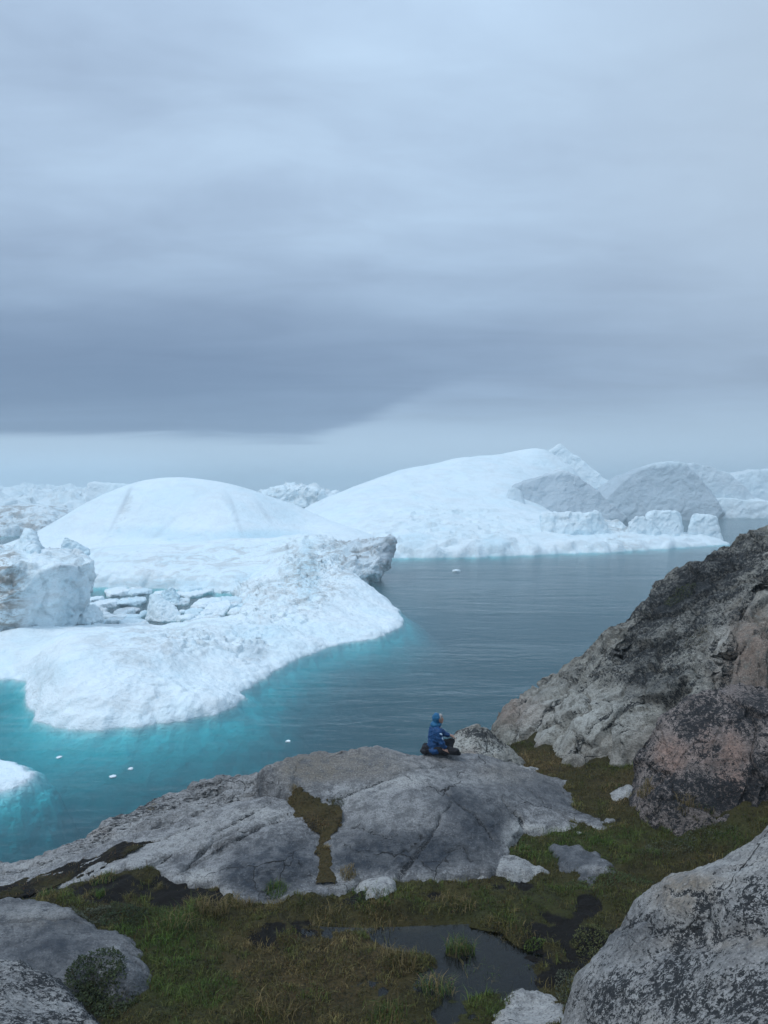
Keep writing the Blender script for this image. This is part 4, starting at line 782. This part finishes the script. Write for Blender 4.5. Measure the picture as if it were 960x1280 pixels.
far_berg('sharp misty ice peak fading into the fog', 640, [(640, 605), (665, 580), (690, 566), (700, 556), (712, 570), (735, 588), (760, 600), (790, 625)], 80, 715, M_ICE_FAR, {'grey': (.0, [])}, 45, rough=2.0, lean=0.35)
far_berg('low white iceberg on the waterline below the hazy slope', 640, [(860, 633), (885, 626), (905, 622), (930, 628), (960, 626), (1000, 634)], 60, 690, M_ICE_FAR, {}, 46)
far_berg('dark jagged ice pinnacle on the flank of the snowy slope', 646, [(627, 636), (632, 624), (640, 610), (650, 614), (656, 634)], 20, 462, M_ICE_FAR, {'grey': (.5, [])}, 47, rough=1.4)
# ice field on the left
far_berg('wedge-topped iceberg peeping out behind the dome', 640, [(106, 632), (110, 604), (116, 603), (140, 608), (165, 607), (185, 620)], 90, 560, M_ICE_FAR, {'blue': (.08, [])}, 48, rough=1.2)
far_berg('jagged white iceberg crowned with teeth right of the dome', 640, [(318, 628), (335, 616), (350, 612), (362, 607), (372, 610), (385, 616), (410, 618), (432, 630)], 100, 620, M_ICE_FAR, {'dirt': (.15, [])}, 49, rough=3.0, crag=4.0)
berg('iceberg', 'brown-soiled low iceberg behind the dome edge', [('p', -60, 670), ('p', 0, 670.5), ('p', 30, 669), ('p', 60, 668), ('p', 90, 664), ('w', -180, 500), ('w', -200, 540), ('w', -280, 545), ('w', -310, 500)], [(0, 645, 480), (30, 641, 485), (60, 643, 485), (78, 646, 490), (20, 655, 475), (-40, 642, 480), (85, 640, 505)], 0.9, M_ICE_MID, edge_h=7, edge_w=3, foot=(0.8, 4, 0.1), rough=(1.2, 0.05), jag=1.5, seed=12, ridge=1.0, crag=[(20, 655, 90, 20, .8)], masks={'dirt': (.8, [(60, 645, 30, 8, -.3)]), 'grey': (.1, [])})
berg('ice_field', 'white pack of jumbled ice reaching back to the fog left of the dome', [('p', -120, 650), ('p', 0, 650), ('p', 70, 648), ('p', 110, 646), ('w', -250, 900), ('w', -280, 1300), ('w', -500, 1500), ('w', -1000, 1500), ('w', -900, 900)], [(0, 642, 680), (50, 640, 720), (0, 632, 850), (60, 632, 850), (0, 626, 1050), (80, 625, 1100), (20, 618, 1300), (60, 616, 1350), (-80, 630, 800)], 3.0, M_ICE_FAR, edge_h=7, edge_w=6, foot=(0.8, 6, 0.1), rough=(6.0, 0.012), jag=8, seed=14, ridge=8.0, crag=[(40, 630, 120, 14, 1.0)], masks={'dirt': (.12, [])}, cat='ice field')['kind'] = 'stuff'
far_berg('low peaked iceberg on the far edge of the pack ice', 628, [(20, 624), (38, 617), (50, 614), (62, 619), (75, 624)], 150, 1300, M_ICE_FAR, {}, 51)
far_berg('long flat-topped iceberg far out in the fog', 622, [(-60, 616), (-20, 611), (20, 613), (40, 618)], 200, 1500, M_ICE_FAR, {}, 52)

# ------------------------------------------------------------------ plants
def plant_mat(name, rough=0.6):
    m, t = new_mat(name); a = t.n('ShaderNodeAttribute', attribute_name='tint')
    p = t.n('ShaderNodeBsdfPrincipled', {'Base Color': a.outputs['Color'], 'Roughness': rough, 'Specular IOR Level': 0.2})
    tl = t.n('ShaderNodeBsdfTranslucent', {0: a.outputs['Color']})
    x = t.n('ShaderNodeMixShader', {0: 0.25, 1: p.outputs[0], 2: tl.outputs[0]}); t.n('ShaderNodeOutputMaterial', {0: x.outputs[0]}); return m
M_BLADE = plant_mat('grass_blade'); M_LEAF = plant_mat('willow_leaf', 0.5)
NR = np.random.RandomState(3)

def blades(base, h, wdt, lean, col):
    """five-vertex bent blades; all arrays per blade"""
    n = len(base); az = NR.uniform(0, 2 * np.pi, n); dv = np.c_[np.cos(az), np.sin(az), np.zeros(n)]
    fz = az + np.pi / 2 + NR.uniform(-.5, .5, n); sv = np.c_[np.cos(fz), np.sin(fz), np.zeros(n)] * wdt[:, None]
    upv = np.array([0, 0, 1.0])
    mid = base + upv * (h * 0.6)[:, None] + dv * (h * lean * 0.3)[:, None]
    tip = base + upv * (h * (1 - 0.35 * lean))[:, None] + dv * (h * lean)[:, None]
    V = np.stack([base - sv, base + sv, mid - sv * .7, mid + sv * .7, tip], 1).reshape(-1, 3)
    k = (np.arange(n) * 5)[:, None]
    T = np.concatenate([k + np.array([[0, 1, 3]]), k + np.array([[0, 3, 2]]), k + np.array([[2, 3, 4]])], 0)
    C = np.repeat(col, 5, 0)
    C = C.reshape(n, 5, 3); C[:, 4] *= 1.15; C = C.reshape(-1, 3)
    return V, T, C

OLIVE, DRY, GREEN, RUST = np.array([0.088, 0.080, 0.024]), np.array([0.24, 0.18, 0.08]), np.array([0.070, 0.118, 0.022]), np.array([0.11, 0.055, 0.026])
n = 330000
gx_ = NR.uniform(-7.5, 9.5, n); gy_ = NR.uniform(8.6, 18.8, n)
gz = sample_land(gx_, gy_, ['ground']); top = sample_land(gx_, gy_)
gi = np.clip(((gx_ - GX0) / GR_).astype(int), 0, PEATG.shape[1] - 1); gj = np.clip(((gy_ - GY0) / GR_).astype(int), 0, PEATG.shape[0] - 1)
pt_, pd_ = PEATG[gj, gi], PUDG[gj, gi]
B3 = np.c_[gx_, gy_, gz]
clump = fbm(np.c_[gx_, gy_, gx_ * 0], 2.2, 4, seed=8)
u_, v_ = project(B3)
ok = (top - gz < 0.015) & ((gz > PUD_Z + 0.012) | (NR.uniform(size=n) < 0.06)) & (NR.uniform(size=n) > np.clip(pt_ * 1.3 - .1, 0, .98)) & (u_ > -30) & (u_ < 990) & (v_ < 1310) & (clump > -0.42 - 0.3 * NR.uniform(size=n)) & (fbm(np.c_[gx_, gy_, gx_ * 0], 5.5, 3, seed=18) > -0.20 - 0.25 * NR.uniform(size=n))
B3, clump = B3[ok], clump[ok]; u_, v_ = u_[ok], v_[ok]; m_ = len(B3)
dr_ = np.clip(blobs(B3, [(330, 1210, 140, 60, .4), (560, 1110, 90, 16, .5), (400, 1015, 40, 26, .9), (670, 955, 50, 18, .9), (790, 985, 60, 22, .6), (480, 1190, 60, 50, .35), (840, 1010, 90, 16, .4), (300, 1120, 60, 14, .4), (520, 1140, 100, 12, .4)], 0.12) + fbm(B3, 3.1, 4, seed=5) * 0.9, 0, 1)
gr_ = np.clip(blobs(B3, [(700, 1060, 90, 22, .7), (210, 1190, 80, 60, .7), (450, 1108, 110, 12, .6), (650, 1130, 130, 26, .5), (860, 1040, 110, 18, .6), (600, 1255, 60, 26, .7), (240, 1250, 90, 40, .5)], 0.05) + fbm(B3, 2.3, 4, seed=15) * 0.85, 0, 1)
cc = OLIVE[None] * (1 - dr_)[:, None] + DRY[None] * dr_[:, None] * 0.75; cc = cc * (1 - gr_)[:, None] + GREEN[None] * gr_[:, None]
cc = cc * NR.uniform(0.35, 1.6, m_)[:, None] * (1 + 0.5 * clump)[:, None]; rs = NR.uniform(size=m_) < 0.05; cc[rs] = RUST
hh = (0.035 + 0.05 * NR.uniform(size=m_)) * (1 + 1.1 * np.clip(clump, 0, 1)) * (0.75 + 0.5 * gr_)
lng = NR.uniform(size=m_) < 0.035; hh[lng] *= 2.3
Vb, Tb, Cb = blades(B3 - np.array([0, 0, .01]), hh, NR.uniform(0.003, 0.006, m_), NR.uniform(0.2, 1.1, m_), cc)
go = add('grass', np_mesh('grass', Vb, Tb, True, {'tint': Cb}), M_BLADE, kind='stuff'); go['label'] = 'short olive and straw coloured bog grass carpeting the hollow'; go['category'] = 'grass'

n = 26000
sx_ = NR.uniform(-7.5, 4.2, n); sy_ = NR.uniform(12, 19, n); sz_ = sample_land(sx_, sy_, ['soil_pocket', 'peat_seam']); st_ = sample_land(sx_, sy_)
ok = (sz_ > 0) & (st_ - sz_ < 0.01) & (fbm(np.c_[sx_, sy_, sx_ * 0], 3.0, 3, seed=3) > -0.1); b_ = np.c_[sx_, sy_, sz_][ok]; k_ = len(b_)
c_ = np.where((NR.uniform(size=k_) < .5)[:, None], DRY[None] * .8, RUST[None]) * NR.uniform(.4, 1.3, k_)[:, None]
Vb, Tb, Cb = blades(b_ - np.array([0, 0, .01]), NR.uniform(.02, .07, k_), NR.uniform(.003, .006, k_), NR.uniform(.3, 1.2, k_), c_)
go = add('dry_grass', np_mesh('dry_grass', Vb, Tb, True, {'tint': Cb}), M_BLADE, kind='stuff'); go['label'] = 'thin tawny grass growing in the soil pockets of the slabs'; go['category'] = 'grass'

def tuft(u, v, label, r=0.13, n=110, h=0.22, col=GREEN, dry=0.3, group=None, lean=(0.3, 1.0)):
    p = on_land(u, v)
    a, q = NR.uniform(0, 2 * np.pi, n), np.sqrt(NR.uniform(size=n)) * r
    b = np.c_[q * np.cos(a), q * np.sin(a) * 0.8, np.full(n, -0.02)]
    zz = sample_land(b[:, 0] + p[0], b[:, 1] + p[1]); b[:, 2] += np.clip(zz - p[2], -0.15, 0.05)
    c_ = np.where((NR.uniform(size=n) < dry)[:, None], DRY[None], col[None]) * NR.uniform(.55, 1.3, n)[:, None]
    V, T, C = blades(b, h * NR.uniform(.5, 1.15, n), NR.uniform(.003, .0055, n), NR.uniform(*lean, n), c_)
    return add('grass_tuft', np_mesh('grass_tuft', V, T, True, {'tint': C}), M_BLADE, None, label, 'grass tuft', group, None, tuple(p))
for u, v, l, r, n_, h, c_, d in [
    (575, 1190, 'bright sedge tuft growing in the middle of the bog pool', .22, 190, .26, GREEN, .25),
    (545, 1240, 'tall sedge clump on the near bank of the bog pool', .26, 220, .26, GREEN, .45),
    (500, 1205, 'straw-coloured sedge mop on the left bank of the bog pool', .24, 220, .22, OLIVE, .65),
    (225, 1160, 'long drooping grass clump at the edge of the black peat hole', .28, 240, .34, GREEN, .3),
    (265, 1140, 'arching yellowed grass clump under the dark slab face', .26, 220, .30, OLIVE, .55),
    (345, 1115, 'vivid green grass patch at the foot of the dark slab face', .18, 200, .16, GREEN * 1.1, .05),
    (128, 1098, 'green turf cap on the lip of the peat hole', .22, 260, .12, GREEN, .4),
    (125, 1120, 'small bright grass tuft down in the peat hole', .10, 110, .14, GREEN * 1.2, .1),
    (58, 1118, 'grass tuft between the pale ledge and the blue-grey outcrop', .15, 140, .13, GREEN, .3),
    (435, 1095, 'dry tawny grass tussock at the mouth of the slab crack', .14, 170, .15, OLIVE, .8),
    (365, 990, 'dry brown grass growing in the hollow on top of the slabs', .13, 120, .14, OLIVE, .85),
    (408, 1060, 'ochre grass lining the crack between the two slabs', .07, 70, .10, OLIVE, .8),
    (400, 1030, 'russet grass wisps in the soil pocket between the slabs', .16, 120, .09, RUST, .6),
    (410, 1150, 'loose grass wisps along the seep below the slab crack', .30, 170, .20, OLIVE, .45),
    (470, 1128, 'lush grass fringe below the big slab', .34, 260, .16, GREEN, .25),
    (570, 1130, 'sparse straw grass on the far bank of the bog pool', .32, 190, .17, OLIVE, .6),
    (855, 1005, 'pale dry grass tuft against the foot of the pinkish bulge', .18, 160, .24, OLIVE, .75),
    (880, 1018, 'grey-green grass tuft beside the pale dry one under the bulge', .18, 150, .18, GREEN * .9, .4),
    (810, 985, 'ochre grass tussock in the cleft between hill and bulge', .22, 180, .2, OLIVE, .75),
    (762, 985, 'mossy grass at the foot of the hill face', .2, 160, .12, GREEN * .8, .5),
    (670, 958, 'tawny grass patch in the gully below the hill corner', .22, 200, .12, OLIVE, .85),
    (655, 1062, 'green grass bay cut into the big slab edge', .24, 240, .11, GREEN, .3),
    (340, 1268, 'tall pale grass stems by the bog hollow rim', .4, 150, .26, OLIVE, .5),
    (480, 1272, 'thin wet sedge stems near the sunk pale stone', .3, 120, .24, GREEN, .3),
    (470, 1160, 'dark wet sedge fringe along the left end of the bog pool', .35, 200, .16, OLIVE, .4),
    (640, 1165, 'short rush fringe along the far right shore of the bog pool', .35, 220, .13, OLIVE, .5),
    (600, 1225, 'loose rushes standing in the shallow end of the bog pool', .3, 110, .2, GREEN, .35),
    (300, 1135, 'tawny grass beard hanging from the corner of the dark face', .2, 190, .2, OLIVE, .7),
    (740, 1042, 'mossy turf tongue under the slab tip', .25, 240, .08, GREEN * .9, .2),
    (190, 1010, 'dry moss tuft in a notch of the streaked ledge', .14, 120, .06, OLIVE, .8)]:
    tuft(u, v, l, r, n_, h, c_, d)

def leaves(n, rx, ry, hgt, size, cols, p):
    a, q = NR.uniform(0, 2 * np.pi, n), np.sqrt(NR.uniform(size=n))
    x, y = q * np.cos(a) * rx, q * np.sin(a) * ry
    z0 = np.clip(sample_land(x + p[0], y + p[1]) - p[2], -0.5, 0.3)
    dome = hgt * (1 - 0.75 * q ** 2) * (0.65 + 0.5 * (fbm(np.c_[x, y, x * 0], 6.0, 3, seed=p[0]) + .5))
    z = z0 + dome * np.sqrt(NR.uniform(0.1, 1, n))
    az, tl = NR.uniform(0, 2 * np.pi, n), NR.uniform(0.1, 1.0, n)
    d = np.c_[np.cos(az) * np.cos(tl), np.sin(az) * np.cos(tl), np.sin(tl)]
    s = np.cross(d, np.array([0, 0, 1.0])); s /= np.linalg.norm(s, axis=1)[:, None] + 1e-9
    nm = np.cross(s, d); L = size * NR.uniform(.6, 1.3, n); w_ = L * 0.28
    b = np.c_[x, y, z]
    V = np.stack([b, b + d * (L * .5)[:, None] + s * w_[:, None] + nm * (w_ * .35)[:, None], b + d * L[:, None], b + d * (L * .5)[:, None] - s * w_[:, None] + nm * (w_ * .35)[:, None]], 1).reshape(-1, 3)
    k = (np.arange(n) * 4)[:, None]; T = np.concatenate([k + np.array([[0, 1, 2]]), k + np.array([[0, 2, 3]])], 0)
    C = np.array(cols)[NR.randint(0, len(cols), n)] * NR.uniform(.6, 1.3, n)[:, None]
    return V, T, np.repeat(C, 4, 0)
bark, t = new_mat('willow_stem'); finish(t, (0.09, 0.065, 0.045, 1), 0.8, [], 0.2)
def shrub(u, v, label, rx, ry, hgt, n=700, size=0.04, cols=((0.05, 0.075, 0.022), (0.075, 0.10, 0.04), (0.04, 0.055, 0.02))):
    p = on_land(u, v)
    e = add('dwarf_shrub', None, None, None, label, 'shrub', None, None, tuple(p))
    V, T, C = leaves(n, rx, ry, hgt, size, cols, p)
    add('foliage', np_mesh('foliage', V, T, True, {'tint': C}), M_LEAF, e)
    vs, ts = [], []
    for k in range(14):
        a = NR.uniform(0, 6.28); q = NR.uniform(.2, .9); x, y = q * rx * math.cos(a), q * ry * math.sin(a)
        z0 = float(np.clip(sample_land(np.array([x + p[0]]), np.array([y + p[1]]))[0] - p[2], -.5, .3))
        i0 = len(vs); w_ = 0.003
        for (cx_, cy_, cz_) in ((x * .8, y * .8, z0 - .02), (x, y, z0 + hgt * .8)):
            vs += [(cx_ + w_, cy_, cz_), (cx_ - w_ * .5, cy_ + w_ * .87, cz_), (cx_ - w_ * .5, cy_ - w_ * .87, cz_)]
        for j in range(3): ts += [(i0 + j, i0 + (j + 1) % 3, i0 + 3 + (j + 1) % 3), (i0 + j, i0 + 3 + (j + 1) % 3, i0 + 3 + j)]
    add('stems', np_mesh('stems', np.array(vs), np.array(ts), True), bark, e, kind='stuff')
YG = ((0.085, 0.095, 0.03), (0.11, 0.115, 0.045), (0.06, 0.07, 0.022)); GG = ((0.075, 0.085, 0.055), (0.10, 0.11, 0.075), (0.05, 0.06, 0.03)); DG = ((0.03, 0.048, 0.016), (0.045, 0.065, 0.022), (0.022, 0.032, 0.012))
shrub(742, 1185, 'yellow-green dwarf willow mat hugging the big speckled boulder', .30, .38, .12, 900, .034, YG)
shrub(716, 1245, 'grey-green dwarf willow below the yellow-green mat at the boulder foot', .22, .55, .14, 900, .03, GG)
shrub(760, 1098, 'low bright creeping willow strip at the edge of the turf', .75, .22, .07, 900, .03, ((0.06, 0.09, 0.03), (0.08, 0.11, 0.04)))
shrub(860, 1055, 'grey-green willow strip in front of the boulder top', .95, .25, .07, 1000, .03, GG)
shrub(120, 1228, 'dark leafy willow bush growing against the blue-grey outcrop', .38, .40, .2, 1300, .042, DG)
shrub(125, 1262, 'dense leafy bush beside the lichen hump', .45, .35, .2, 1300, .04, ((0.045, 0.06, 0.022), (0.06, 0.08, 0.03), (0.03, 0.04, 0.014)))
shrub(118, 1150, 'grey-leaved willow mat draped over the outcrop edge', .35, .25, .10, 800, .03, GG)
shrub(155, 1150, 'dark green willow bush on the near side of the peat hole', .35, .35, .16, 900, .036, DG)
shrub(668, 1182, 'small lime-green plant in the black peat by the bog pool', .16, .10, .07, 200, .035, ((0.07, 0.11, 0.02), (0.09, 0.13, 0.03)))
shrub(655, 1212, 'second smaller lime-green sprig nearer the sunk pale stone', .10, .08, .05, 90, .03, ((0.07, 0.10, 0.02),))
shrub(420, 1005, 'pale grey-green leafy mat in the soil pocket between the slabs', .16, .12, .06, 260, .025, GG)
shrub(850, 745, 'bright green moss cushion lying in a fold of the hill', .42, .25, .06, 500, .04, ((0.05, 0.065, 0.016), (0.065, 0.08, 0.02)))
shrub(775, 765, 'dull olive moss cushion near the hill skyline', .3, .2, .05, 300, .035, ((0.05, 0.05, 0.018), (0.07, 0.06, 0.03)))
shrub(870, 800, 'brownish moss strip along the gully of the hill', .3, .35, .05, 350, .035, ((0.05, 0.05, 0.018), (0.06, 0.045, 0.025)))

# ------------------------------------------------------------------ the seated person
def cap(a, b, ra, rb, n=10):
    pts = []
    for c_, r in ((a, ra), (b, rb)):
        for i in range(n):
            th = math.acos(1 - 2 * (i + .5) / n)
            for j in range(n):
                ph = 2 * math.pi * (j + .5 * (i % 2)) / n
                pts.append((c_[0] + r * math.sin(th) * math.cos(ph), c_[1] + r * math.sin(th) * math.sin(ph), c_[2] + r * math.cos(th)))
    return hull(pts)
def ell(c_, rx, ry, rz, n=12):
    pts = [(c_[0] + rx * math.sin(th) * math.cos(ph), c_[1] + ry * math.sin(th) * math.sin(ph), c_[2] + rz * math.cos(th)) for th in [math.acos(1 - 2 * (i + .5) / n) for i in range(n)] for ph in [2 * math.pi * j / n for j in range(n)]]
    return hull(pts)
def simple_mat(name, col, rough=0.7, bscale=60, bd=0.004):
    m, t = new_mat(name); g = t.n('ShaderNodeTexCoord').outputs['Object']; nz = t.noise(g, bscale, 4, 0.6)
    c_ = t.mix(t.ss(nz, .35, .65), tuple(x * .8 for x in col), tuple(min(1, x * 1.15) for x in col)); finish(t, c_, rough, [(nz, .5, bd)], .3); return m
M_SKIN = simple_mat('skin', (0.42, 0.25, 0.19), .55); M_JACKET = simple_mat('blue_jacket', (0.010, 0.058, 0.165), .6, 25, .012); M_HOOD = simple_mat('blue_hood', (0.014, 0.115, 0.24), .6, 25, .01)
M_BLACK = simple_mat('black_cloth', (0.012, 0.012, 0.016), .75); M_GREY = simple_mat('grey_hair', (0.30, 0.29, 0.28), .7); M_REFL = simple_mat('pale_patch', (0.45, 0.6, 0.72), .5)
pp = on_land(545, 941.5)
per = add('person', None, None, None, 'person in a blue hooded jacket sitting on the slab facing the water', 'person', None, None, tuple(pp + np.array([0, 0, -0.01])))
per.rotation_euler = (0, 0, math.radians(6))
def pmesh(name, parts, voxel, mat, parent=None, it=3, wr=0.0):
    V, T = remeshed(parts, voxel, it)
    if wr:
        N = tri_normals(V, T); V = V + N * (fbm(V * np.array([1, 1, 1.8]), 9.0, 4, seed=2) * wr)[:, None]
    return add(name, np_mesh(name, V, T, True), mat, parent or per)
HC = np.array([0.065, 0.0, 0.755])
nearH, farH = np.array([0.15, -0.215, 0.15]), np.array([0.345, 0.15, 0.335])
def hand(c_, d, side, down):
    d = np.array(d) / np.linalg.norm(d); s = np.array(side) / np.linalg.norm(side); dn = np.array(down)
    prt = [cap(c_ - d * .03, c_ + d * .045, .026, .032)]
    for k, (o, L) in enumerate(((-.03, .062), (-.01, .075), (.01, .07), (.03, .055))):
        b0 = c_ + d * .055 + s * o; b1 = b0 + d * L * .55 + dn * .012; b2 = b1 + d * L * .4 + dn * .022
        prt += [cap(b0, b1, .0095, .009, 6), cap(b1, b2, .009, .0075, 6)]
    t0 = c_ - d * .005 - s * .03; t1 = t0 - s * .025 + d * .03; prt += [cap(t0, t1, .012, .010, 6), cap(t1, t1 + d * .03 + dn * .01, .010, .008, 6)]
    return prt
body = [ell(HC, .082, .070, .108), ell(HC + [.045, 0, -.055], .045, .045, .05), cap(HC + [.074, 0, .012], HC + [.092, 0, -.018], .011, .016, 6), cap(HC + [.078, -.012, -.045], HC + [.078, .012, -.045], .012, .012, 6),
        cap(HC + [.066, -.034, .016], HC + [.066, .034, .016], .018, .018, 6), cap(HC + [-.01, -.074, .02], HC + [-.012, -.074, -.03], .014, .011, 6), cap(HC + [-.01, .074, .02], HC + [-.012, .074, -.03], .014, .011, 6),
        cap((.03, 0, .70), (.0, 0, .56), .055, .06), cap((-.01, 0, .52), (-.04, 0, .14), .12, .12), cap((-.01, -.15, .53), (-.01, .15, .53), .06, .06),
        cap((.02, -.17, .54), (.06, -.21, .30), .045, .04), cap((.06, -.21, .30), nearH, .04, .028), cap((.03, .17, .54), (.18, .20, .37), .045, .04), cap((.18, .20, .37), farH, .04, .028),
        cap((-.02, -.09, .11), (.38, -.20, .12), .075, .055), cap((.38, -.20, .12), (.14, .02, .06), .05, .04), cap((-.02, .09, .11), (.36, .17, .20), .075, .055), cap((.36, .17, .20), (.30, .05, .06), .05, .04)]
body += hand(nearH, (.9, 0, -.45), (0, 1, 0), np.array([0, 0, -1.0])) + hand(farH, (1, -.2, -.35), (0, 1, 0), np.array([0, 0, -1.0]))
pmesh('body', body, 0.0075, M_SKIN, it=2)
pmesh('jacket', [ell((-.01, 0, .40), .135, .205, .21), cap((-.02, 0, .50), (-.045, 0, .12), .135, .155), cap((-.01, -.13, .53), (-.01, .13, .53), .085, .085), ell((-.02, 0, .10), .18, .215, .10), cap((.02, 0, .60), (.0, 0, .54), .085, .10),
                 cap((.02, -.17, .535), (.07, -.225, .31), .076, .068), cap((.07, -.225, .31), nearH + [-.005, 0, .05], .066, .05), cap((.03, .17, .535), (.18, .205, .375), .076, .066), cap((.18, .205, .375), farH - [.05, 0, 0], .064, .048), cap((.06, -.08, .12), (.17, -.12, .10), .11, .09), cap((.06, .08, .13), (.15, .12, .12), .11, .09)], 0.012, M_JACKET, it=3, wr=.018)
pmesh('hood', [ell(HC + [-.056, 0, .014], .094, .098, .122), ell((-.035, 0, .64), .095, .11, .06), cap((.03, 0, .635), (-.02, 0, .625), .085, .10)], 0.010, M_HOOD, it=3, wr=.008)
pmesh('hair', [ell(HC + [.028, 0, .066], .050, .066, .045), cap(HC + [.02, -.055, .05], HC + [.02, -.066, -.01], .02, .015, 6)], 0.007, M_GREY)
for s in (-1, 1):
    V, F_ = ell(HC + [.080, s * .03, .012], .007, .011, .008, 6); eb = add('eye', np_mesh('eye', np.array(V), np.array(remeshed([(V, F_)], .003)[1][:0].reshape(0, 3)) if False else np.array([list(f[:3]) for f in F_])), M_BLACK, per)
pmesh('trousers', [cap((-.02, -.09, .115), (.39, -.205, .105), .10, .078), cap((.39, -.205, .105), (.16, .0, .07), .07, .055), cap((-.02, .09, .115), (.37, .175, .19), .10, .078), cap((.37, .175, .19), (.31, .05, .07), .07, .055), ell((-.03, 0, .10), .15, .19, .10)], 0.012, M_BLACK, wr=.012)
for s, a, b in ((-1, (.30, -.12, .055), (.46, -.19, .05)), (1, (.30, .06, .055), (.20, -.06, .05))):
    pmesh('boot', [cap(a, b, .055, .048), cap((a[0], a[1], .10), a, .05, .055)], .011, M_BLACK)
for (a, b, r) in (((.045, -.262, .515), (.075, -.272, .50), .016), ((.085, -.290, .43), (.095, -.293, .40), .013)):
    pmesh('sleeve_patch', [cap(a, b, r, r, 6)], .006, M_REFL, it=1)
# backpack resting behind the person
bp_ = pp + np.array([-0.165, -0.02, 0.0])
bk = add('backpack', None, None, None, 'small black backpack lying on the slab behind the seated person', 'backpack', None, None, tuple(bp_ + np.array([-0.03, 0.02, -0.01])))
pmesh('bag', [ell((0, 0, .095), .13, .16, .10), cap((-.03, -.07, .13), (-.03, .07, .13), .075, .075), ell((-.02, 0, .06), .13, .15, .065)], 0.012, M_BLACK, bk, wr=.02)
pmesh('front_pocket', [ell((-.05, -.10, .08), .07, .07, .065)], .011, M_BLACK, bk, wr=.01)
pmesh('strap', [cap((.06, -.13, .16), (.10, -.15, .05), .014, .014, 6), cap((.10, -.15, .05), (.03, -.17, .03), .014, .014, 6)], .007, M_BLACK, bk, it=1)

# ------------------------------------------------------------------ haze over the fjord
bm = bmesh.new(); bmesh.ops.create_cube(bm, size=1.0)
for v in bm.verts: v.co = Vector((v.co.x * 9400, v.co.y * 7000 + 3200, v.co.z * 119 + 18.5))
me = bpy.data.meshes.new('haze'); bm.to_mesh(me); bm.free()
hm = bpy.data.materials.new('fjord_haze'); hm.use_nodes = True; t = NT(hm.node_tree)
vol = t.n('ShaderNodeVolumePrincipled', {'Color': (0.78, 0.92, 0.99, 1), 'Density': 0.0008, 'Anisotropy': 0.0})
t.n('ShaderNodeOutputMaterial', {'Volume': vol.outputs[0]})
hz = add('haze', me, hm, kind='stuff'); hz['label'] = 'thin pale mist lying over the fjord'; hz['category'] = 'haze'
